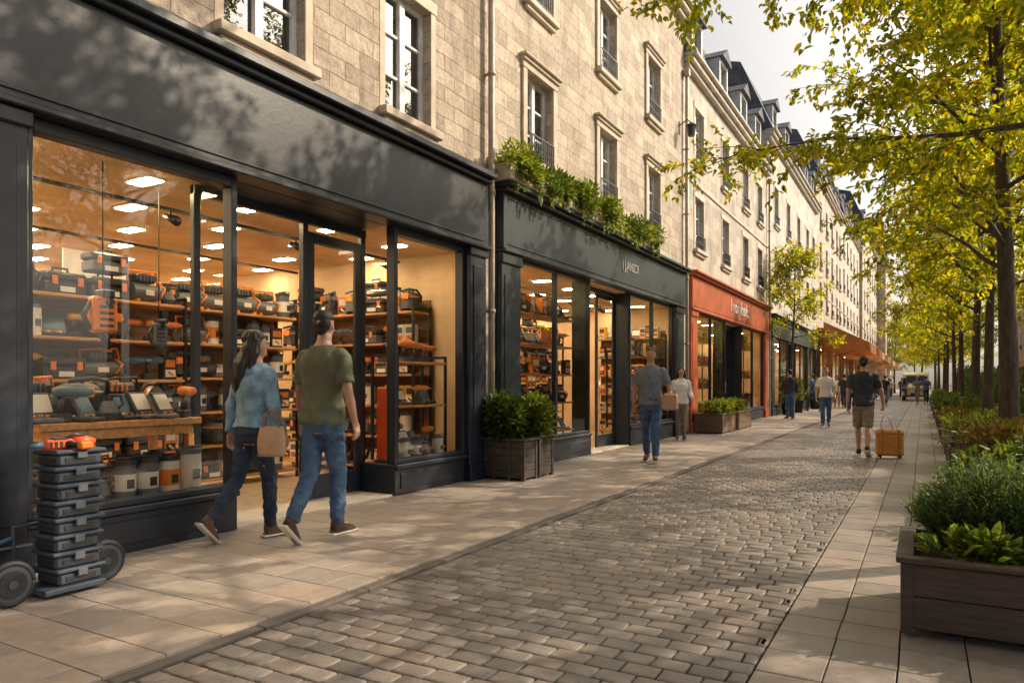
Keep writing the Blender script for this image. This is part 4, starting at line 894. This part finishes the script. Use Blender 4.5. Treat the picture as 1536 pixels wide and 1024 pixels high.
def person(loc,deg,h,label,pose,top,bot,shoe,hairc,sleeve='short',shorts=False,long=False,fem=False,vox=.012,jacket=False,skin='skin'):
    global PN; PN+=1; sd=PN*3.7
    e=E('person',loc,label,'person',None,rad(deg)); s=h/1.80; e.scale=(s,s,s)
    lean=pose.get('lean',.03)
    sh=.9 if fem else 1
    def wx(z): return (1.02 if z<1.0 else .86 if z<1.25 else .9) if fem else 1
    def torso(mb,z0,z1,inf,n=14):
        rg=[]
        for i in range(n+1):
            z=z0+(z1-z0)*i/n; _,hw,hd,yo=tab(z); hw=hw*wx(z)+inf; hd=hd+inf
            if fem and 1.22<z<1.38: hd+=.015
            ring=[]
            for k in range(20):
                a=2*math.pi*k/20; c,q=math.cos(a),math.sin(a)
                ring.append(Vector((hw*abs(c)**.85*(1 if c>0 else -1),hd*abs(q)**.85*(1 if q>0 else -1)+yo+lean*(z-.93),z)))
            rg.append(ring)
        mb.rings(rg)
    L=[];mn=9
    for sd_,(a,b,p) in zip((-1,1),pose['legs']):
        hip=Vector((sd_*.085,-.005,.93)); a,b,p=rad(a),rad(b),rad(p)
        kn=hip+Vector((-sd_*.005,math.sin(a),-math.cos(a)))*.43; an=kn+Vector((-sd_*.02,math.sin(b),-math.cos(b)))*.42
        fw=Vector((sd_*.12,math.cos(p),-math.sin(p))).normalized(); up=Vector((0,math.sin(p),math.cos(p)))
        for q in(-.07,.2): mn=min(mn,(an+fw*q-up*.082).z)
        L.append((hip,kn,an,fw,up))
    dz=Vector((0,0,-mn))
    A=[]
    for sd_,(u,o_,f_) in zip((-1,1),pose['arms']):
        S=Vector((sd_*.185*sh,lean*.5-.005,1.425)); u,o_,f_=rad(u),rad(o_),rad(f_)
        ud=Vector((sd_*math.sin(o_),math.sin(u),-math.cos(u))).normalized(); fd=Vector((sd_*math.sin(o_)*.3,math.sin(f_),-math.cos(f_))).normalized()
        el=S+ud*.285; wr=el+fd*.25; A.append((S,el,wr,fd,sd_))
    hy=Matrix.Translation((0,lean*.6,0))@Matrix.Rotation(rad(pose.get('hyaw',0)),4,'Z')
    B=MB(); torso(B,.82,1.60,0)
    B.ell((0,-.005,1.70),(.076,.095,.10),T=hy); B.ell((0,.03,1.635),(.058,.066,.062),T=hy); B.ell((0,.03,1.67),(.068,.07,.08),T=hy); B.ell((0,.1,1.665),(.013,.02,.022),T=hy); B.ell((0,.088,1.69),(.01,.015,.03),T=hy)
    B.ell((0,.083,1.625),(.024,.012,.012),T=hy); B.ell((0,.08,1.598),(.024,.018,.018),T=hy)
    for q in(-1,1): B.ell((q*.077,-.0,1.665),(.011,.02,.031),T=hy); B.ell((q*.03,.08,1.712),(.024,.012,.008),T=hy)
    for hip,kn,an,fw,up in L:
        B.tube([hip,hip.lerp(kn,.35),kn,kn.lerp(an,.3),kn.lerp(an,.8),an],[.085,.08,.054,.057,.038,.038],12)
        B.tube([an-fw*.03-up*.03,an+fw*.06-up*.04,an+fw*.15-up*.055],[.035,.036,.028],10)
    for S,el,wr,fd,q in A:
        B.ell(S,(.055,.055,.06)); B.tube([S,S.lerp(el,.5),el,el.lerp(wr,.35),wr,wr+fd*.02],[.05,.046,.038,.038,.026,.025],10)
    for v in range(len(B.v)): B.v[v]=tuple(Vector(B.v[v])+dz)
    me=remesh(B,vox); F=MB(); tomb(F,me,0); bpy.data.meshes.remove(me)
    for S,el,wr,fd,q in A:
        H=MB(); fwv=(Vector((0,1,0))-fd*fd.y).normalized() if abs(fd.y)<.95 else Vector((0,0,1)); nn=Vector((-q,0,0)); nn=(nn-fd*nn.dot(fd)); nn=(nn-fwv*nn.dot(fwv)).normalized()
        Rm=Matrix((tuple(fwv)+(0,),tuple(nn)+(0,),tuple(fd)+(0,),(0,0,0,1))).transposed()
        T=Matrix.Translation(wr+dz)@Rm
        H.box(-.038,.038,-.013,.013,.0,.092,0,.012,T); H.tube([(0,0,-.03),(0,0,.03)],.025,10,T=T)
        curl=rad(pose.get('curl',(28,28))[0 if q<0 else 1])
        for i,ln in enumerate((.056,.075,.08,.072)):
            x0=-.031+.0205*i; p=Vector((x0,0,.078)); pp=[p]; an_=curl*.3
            for sgi,fr_ in enumerate((.45,.32,.25)):
                an_+=curl*(.5+.3*sgi); pp.append(pp[-1]+Vector((0,math.sin(an_),math.cos(an_)))*ln*fr_*1.15)
            H.tube(pp,[.0098,.0092,.0085,.0068],8,T=T)
        H.tube([(.026,.003,.02),(.046,.012,.045),(.052,.02,.075),(.048,.026,.098)],[.014,.012,.010,.0075],8,T=T)
        me=remesh(H,max(.0042,vox*.4),2); tomb(F,me,0); bpy.data.meshes.remove(me)
    for q in(-1,1):
        T=Matrix.Translation(dz)@hy
        F.ell((q*.03,.083,1.69),(.013,.008,.008),1,8,6,T)
    F.ell((0,.089,1.625),(.02,.006,.006),2,8,6,Matrix.Translation(dz)@hy)
    O('body',F.mesh('body',[skin,'eye','lip'],False),e,local=True)
    def cloth(nm,mb,mt,amp=.006,sc=9,st=(1,1,.5),v=None,it=2):
        for i in range(len(mb.v)): mb.v[i]=tuple(Vector(mb.v[i])+dz)
        me=remesh(mb,v or vox,it); fold(me,amp,sc,st,sd); me.materials.append(mt if not isinstance(mt,str) else M[mt])
        for p in me.polygons: p.use_smooth=True
        return O(nm,me,e,local=True)
    t=MB(); torso(t,.83,1.04,.012,6)
    for hip,kn,an,fw,up in L:
        if shorts:
            t.tube([hip+Vector((0,0,.02)),hip.lerp(kn,.5),hip.lerp(kn,.98)],[.098,.095,.088],14)
        else:
            k=.92 if fem else 1
            t.tube([hip+Vector((0,0,.02)),hip.lerp(kn,.4),kn,kn.lerp(an,.35),kn.lerp(an,.97)],[.098,.09*k,.071*k,.068*k,.056*k],14)
    cloth('shorts' if shorts else 'trousers',t,bot,.011,13,(1,1,1.8))
    t=MB(); torso(t,.97 if jacket else .89,1.515,.022 if not jacket else .03,16)
    for S,el,wr,fd,q in A:
        t.ell(S+Vector((-q*.01,0,-.005)),(.068,.07,.07))
        if sleeve=='short': t.tube([S,S.lerp(el,.78)],[.068,.066],14)
        else: t.tube([S,S.lerp(el,.5),el,el.lerp(wr,.5),el.lerp(wr,.92)],[.068,.062,.055,.05,.042],14)
    cloth('jacket' if jacket else 'shirt',t,top,.015,8,(1,1,.9))
    for hip,kn,an,fw,up in L:
        rt=fw.cross(up); Rm=Matrix((tuple(rt)+(0,),tuple(fw)+(0,),tuple(up)+(0,),(0,0,0,1))).transposed(); T=Matrix.Translation(an+dz)@Rm
        k=MB(); k.tube([(0,-.045,-.03),(0,.02,-.025),(0,.1,-.045),(0,.165,-.055),(0,.195,-.06)],[.038,.042,.04,.03,.016],12,T=T); k.tube([(0,-.02,-.03),(0,-.015,.03)],[.04,.042],12,T=T)
        k.box(-.04,.04,-.075,.2,-.082,-.05,0,.012,T)
        me=remesh(k,max(.008,vox*.7),2); z=MB(); tomb(z,me); bpy.data.meshes.remove(me)
        z.box(-.045,.045,-.082,.208,-.0825,-.058,1,.012,T); z.box(-.012,.012,.03,.12,-.012,.0,1,.004,T)
        O('shoe',z.mesh('shoe',[shoe,'white'],False),e,local=True)
    hm=MB(); T=hy
    hm.ell((0,-.012,1.731),(.079,.092,.068),T=T); hm.ell((0,-.034,1.69),(.078,.064,.080),T=T)
    if not long: hm.ell((0,-.052,1.64),(.05,.035,.045),T=T)
    else:
        hm.ell((0,-.02,1.73),(.088,.1,.082),T=T)
        hm.tube([(0,-.04,1.72),(0,-.08,1.6),(0,-.125,1.5),(0,-.14,1.4),(0,-.14,1.3),(0,-.13,1.23)],[.088,.096,.108,.10,.075,.03],16,T=T,flat=.6,ref=(1,0,0))
        for q in(-1,1): hm.tube([(q*.07,-.0,1.72),(q*.086,-.02,1.6),(q*.088,-.06,1.46)],[.03,.04,.025],8,T=T)
    cloth('hair',hm,hairc,.007 if long else .0035,30 if long else 50,(1,1,.25) if long else (1,1,1),max(.006,vox*.6),2)
def cm(n,c,rough=.85,**k): return mat(n,c,rough,**k)
olive=cm('olive_cotton',(.12,.125,.072),bmp=.3,bs=120); denim=cm('washed_denim',(.22,.35,.46),scale=14,var=.35,bmp=.5,bs=150); jeans=cm('blue_jeans',(.07,.13,.24),scale=9,var=.5,bmp=.4,bs=150); djeans=cm('dark_jeans',(.025,.04,.07),scale=9,var=.4,bmp=.3)
greyt=cm('grey_cotton',(.20,.22,.26),var=.15); whit=cm('white_cotton',(.8,.78,.75),var=.06); dkt=cm('charcoal_cotton',(.04,.043,.052)); shc=cm('taupe_cotton',(.26,.20,.15)); blk=cm('dark_wool',(.04,.04,.045))
tan=cm('tan_shoe_leather',(.13,.07,.045)); brn=cm('brown_suede',(.07,.04,.028)); strap_=cm('tan_strap_leather',(.28,.15,.09)); hbr=cm('dark_brown_hair',(.018,.010,.007),.42,var=.2,bmp=.3,bs=60); hbk=cm('near_black_hair',(.014,.010,.008),.55,bmp=.6,bs=90); hgr=cm('brown_hair',(.06,.035,.02),.6,bmp=.6,bs=90)
W1={'legs':[(26,8,-6),(-16,-34,30)],'arms':[(-18,12,-8),(16,12,30)]}
W2={'legs':[(-18,-38,34),(24,6,-8)],'arms':[(14,12,30),(-16,14,-4)]}
person((-4.14,4.22,.0),6,1.80,'man in olive t-shirt and blue jeans walking away, seen from behind',dict(legs=[(-6,-34,40),(12,0,0)],arms=[(4,14,10),(-6,16,14)],hyaw=10,lean=.02),olive,jeans,brn,hbk,vox=.011)
person((-4.70,4.02,.0),-2,1.68,'woman in denim jacket and dark jeans walking beside a man',dict(legs=[(-14,-42,44),(14,2,0)],arms=[(-12,14,0),(2,14,18)],hyaw=-30,lean=.03),denim,djeans,tan,hbr,sleeve='long',long=True,fem=True,vox=.011,jacket=True)
person((-3.75,11.0,.0),195,1.80,'man in grey t-shirt and blue jeans walking with a bag',dict(arms=[(4,22,34),(-10,14,2)],legs=[(10,0,-2),(-8,-18,14)],curl=(70,35)),greyt,jeans,tan,hgr,vox=.012)
person((-4.66,15.7,.0),200,1.60,'woman in white shirt and taupe trousers near the shop',dict(legs=[(8,2,0),(-6,-10,6)],arms=[(10,14,60),(6,14,40)]),whit,shc,tan,hgr,sleeve='long',long=True,fem=True,vox=.014)
person((-4.1,27,.0),30,1.75,'man in dark grey jacket standing by the young tree',dict(W1,legs=[(6,0,0),(-6,-8,4)],arms=[(10,12,50),(0,14,8)]),blk,jeans,brn,hbk,sleeve='long',vox=.016)
person((-2.44,22.5,-.01),185,1.72,'man in white t-shirt and blue jeans walking',dict(W2,legs=[(-12,-26,20),(16,4,-4)]),whit,jeans,brn,hbk,vox=.014)
person((-.9,13.8,-.01),2,1.72,'man in charcoal t-shirt and taupe shorts walking with a case',dict(W1,legs=[(10,0,-2),(-12,-30,28)],arms=[(-10,12,0),(0,24,2)],curl=(30,80)),dkt,shc,brn,hbk,shorts=True,vox=.012)
DP=[(-3.4,39,10,1.75,dkt,djeans,0,'dark t-shirt and dark trousers'),(-3.9,41,190,1.68,whit,shc,1,'white shirt and taupe trousers'),(-2.8,36,175,1.66,greyt,djeans,0,'grey top and dark trousers'),(-3.0,58,0,1.75,blk,djeans,0,'dark jacket and trousers'),(-2.4,66,180,1.7,whit,jeans,1,'white shirt and jeans'),(-1.6,70,10,1.75,dkt,djeans,0,'charcoal t-shirt and trousers'),(.15,52,0,1.75,jeans,djeans,0,'blue denim shirt'),(-.3,48,170,1.7,greyt,shc,1,'grey top and taupe trousers'),(-4.0,50,20,1.75,whit,djeans,0,'white shirt and dark trousers'),(-3.6,76,0,1.75,blk,djeans,0,'dark jacket and trousers'),(-2.9,84,0,1.7,whit,djeans,1,'white shirt and dark trousers'),(-2.0,88,180,1.75,jeans,shc,0,'blue shirt and taupe trousers'),(-3.3,63,170,1.72,whit,shc,0,'white shirt and taupe trousers'),(-1.2,60,5,1.7,greyt,djeans,1,'grey top and dark trousers'),(-4.3,34.5,90,1.7,jeans,djeans,0,'blue denim shirt'),(-1.9,46,0,1.74,dkt,jeans,0,'charcoal top and jeans'),(-3.1,47,185,1.66,whit,jeans,1,'white top and jeans'),(-2.2,54,10,1.75,jeans,blk,0,'blue shirt and dark trousers'),(-2.6,75,180,1.7,whit,jeans,0,'white top and jeans'),(-1.5,80,0,1.75,dkt,shc,0,'dark top and taupe trousers'),(.3,70,0,1.7,whit,djeans,1,'white top and dark trousers')]
for i,(x,y,dg_,hh,t_,b_,lg,ds) in enumerate(DP):
    person((x,y,-.01),dg_,hh,'distant pedestrian in %s'%ds,dict(W1 if i%2 else W2),t_,b_,brn,hbk,long=bool(lg),fem=bool(lg),vox=.026)
M['wick']=mat('woven_straw',(.52,.32,.20),.7,scale=40,var=.12,bmp=.5,bs=70)
b=E('straw_bag',(-4.36,3.9,.69),'tan woven straw handbag hanging at the woman\'s side','handbag',None,rad(20))
m=MB(); rg=[]
for i in range(9):
    f_=i/8; z=.23*f_; wv=.105+.018*math.sin(f_*3)-.015*f_; dv=.045-.02*f_+.01*math.sin(f_*3)
    rg.append([Vector((wv*abs(math.cos(a))**.7*(1 if math.cos(a)>0 else -1),dv*abs(math.sin(a))**.8*(1 if math.sin(a)>0 else -1),z)) for a in [2*math.pi*k/20 for k in range(20)]])
m.rings(rg); O('bag_body',m.mesh('bag_body',['wick']),b,local=True)
m=MB()
for y in(-.02,.02): m.tube([(-.07,y,.22),(-.05,y,.32),(0,y*.5,.36),(.05,y,.32),(.07,y,.22)],.007,6)
O('strap',m.mesh('strap',[strap_]),b,local=True)
b=E('paper_package',(-3.38,10.82,.84),'tan paper bag held by the man in grey','bag',None,rad(20))
m=MB(); m.box(-.12,.12,-.08,.08,0,.26,0,.03); O('bag_body',m.mesh('bag_body',['wick']),b,local=True); m=MB(); m.tube([(-.06,0,.25),(-.04,0,.31),(.04,0,.31),(.06,0,.25)],.006,6); O('strap',m.mesh('strap',[strap_]),b,local=True)
M['caseo']=mat('orange_tan_canvas',(.62,.27,.055),.65,scale=12,var=.2,bmp=.4,bs=60); M['cased']=mat('orange_tan_trim',(.46,.19,.04),.6)
b=E('wheeled_bag',(-.50,13.78,-.01),'orange tan wheeled bag with looped handle','suitcase',None,rad(12))
m=MB(); m.box(-.2,.2,-.13,.13,.04,.48,0,.035); m.box(-.203,.203,-.133,.133,.40,.43,1,.008); m.box(-.203,.203,-.133,.133,.06,.09,1,.008)
for q in(-.12,.12): m.box(q-.015,q+.015,-.136,.136,.05,.485,1,.004)
O('shell',m.mesh('shell',['caseo','cased']),b,local=True)
m=MB()
for a in(-.15,.15):
    for c in(-.09,.09): m.ell((a,c,.03),(.02,.03,.03),0,10,8)
O('wheels',m.mesh('wheels',['rubber']),b,local=True)
m=MB(); m.tube([(-.12,0,.47),(-.13,0,.58),(-.09,0,.72),(-.05,0,.73),(.02,0,.60),(.06,0,.47)],.006,8); O('handle',m.mesh('handle',['brown']),b,local=True)
# ---------------------------------------------------------------- van
M['vanp']=mat('pale_yellow_car_paint',(.72,.62,.34),.3,var=.05,bmp=0)
v=E('parked_van',(-.5,60,-.02),'pale yellow delivery van facing the camera down the street','van')
m=MB(); prof=[(0,.30),(0,1.0),(.5,1.2),(1.0,1.95),(1.4,2.1),(4.3,2.1),(4.5,.30)]
rgs=[]
for xx,ins in((-.85,.06),(-.8,0),(.8,0),(.85,.06)): rgs.append([Vector((xx,y+(ins if y<2 else -ins),z-(ins if z>1 else 0))) for y,z in prof])
m.rings(rgs,0,False); O('body',m.mesh('body',['vanp']),v,local=True)
m=MB(); m.add([(-.66,.58,1.28),(.66,.58,1.28),(.6,.95,1.84),(-.6,.95,1.84)],[(0,1,2,3)]); o=O('windscreen',m.mesh('windscreen',['pglass'],False),v,local=True); o.location=(0,-.02,.01)
m=MB(); T=Matrix.Rotation(P2,4,'Y'); m.cyl((0,0,-.1),.32,.2,20,0,T); m.cyl((0,0,-.11),.18,.22,14,1,T); wm=m.mesh('wheel',['rubber','steel'])
for a in(-.76,.76):
    for c in(.8,3.6): O('wheel',wm,v,local=True,T=Matrix.Translation((a,c,.32)))
m=MB(); m.ell((0,0,0),(.14,.03,.09)); hm_=m.mesh('headlight',['white'])
for a in(-.62,.62): O('headlight',hm_,v,local=True,T=Matrix.Translation((a,.0,.82)))
m=MB(); m.box(-.84,.84,-.06,.0,.32,.42,0,.02); m.box(-.3,.3,-.03,.0,.421,.6,0,.01); O('bumper',m.mesh('bumper',['blackp']),v,local=True)
l=E('wall_lantern',(XF+.3,17.2,7.2),'black iron wall lantern on the pale stone corner','wall lantern')
m=MB(); m.tube([(-.3,0,.3),(-.1,0,.42),(0,0,.32)],.015,6); m.box(-.3,-.28,-.04,.04,.1,.4); O('bracket',m.mesh('bracket',['black']),l,local=True)
m=MB(); m.cyl((0,0,0),.08,.25,6,0,None,.12); m.cyl((0,0,.25),.14,.08,6,0,None,.03); O('lantern_body',m.mesh('lantern_body',['black']),l,local=True)
# ---------------------------------------------------------------- light, camera
AZ,EL=rad(45),rad(34)
sd=Vector((math.sin(AZ)*math.cos(EL),math.cos(AZ)*math.cos(EL),math.sin(EL)))
li=bpy.data.lights.new('sun','SUN'); li.energy=5; li.angle=rad(.5); li.color=(1,.82,.60)
so=bpy.data.objects.new('sun',li); COL.objects.link(so); so.rotation_euler=sd.to_track_quat('Z','Y').to_euler()
w=bpy.data.worlds.new('World'); bpy.context.scene.world=w; w.use_nodes=True; t=w.node_tree
sk=t.nodes.new('ShaderNodeTexSky'); sk.sky_type='NISHITA'; sk.sun_disc=False; sk.sun_elevation=EL; sk.sun_rotation=AZ; sk.dust_density=5; sk.air_density=1.0
hs=t.nodes.new('ShaderNodeHueSaturation'); hs.inputs['Saturation'].default_value=.5; hs.inputs['Value'].default_value=.85
t.links.new(sk.outputs[0],hs.inputs['Color'])
tc=t.nodes.new('ShaderNodeTexCoord')
dt=t.nodes.new('ShaderNodeVectorMath'); dt.operation='DOT_PRODUCT'; dt.inputs[1].default_value=sd; t.links.new(tc.outputs['Generated'],dt.inputs[0])
mx_=t.nodes.new('ShaderNodeMath'); mx_.operation='MAXIMUM'; mx_.inputs[1].default_value=0; t.links.new(dt.outputs['Value'],mx_.inputs[0])
pw=t.nodes.new('ShaderNodeMath'); pw.operation='POWER'; pw.inputs[1].default_value=3; t.links.new(mx_.outputs[0],pw.inputs[0])
gl=t.nodes.new('ShaderNodeVectorMath'); gl.operation='SCALE'; gl.inputs[0].default_value=(9.5,8.2,6.2); t.links.new(pw.outputs[0],gl.inputs['Scale'])
ad=t.nodes.new('ShaderNodeVectorMath'); ad.operation='ADD'; t.links.new(hs.outputs[0],ad.inputs[0]); t.links.new(gl.outputs[0],ad.inputs[1])
bg=t.nodes['Background']; bg.inputs['Strength'].default_value=.15; t.links.new(ad.outputs[0],bg.inputs[0])
cd=bpy.data.cameras.new('camera'); cam=bpy.data.objects.new('camera',cd); COL.objects.link(cam)
cd.sensor_width=36; cd.lens=1080/1536*36; cd.shift_y=.041; cd.clip_end=3000
cam.location=(0,0,1.25); cam.rotation_euler=(rad(90),0,math.atan(617/1080))
sc=bpy.context.scene; sc.camera=cam; sc.view_settings.view_transform='Standard'; sc.view_settings.look='None'; sc.view_settings.exposure=0
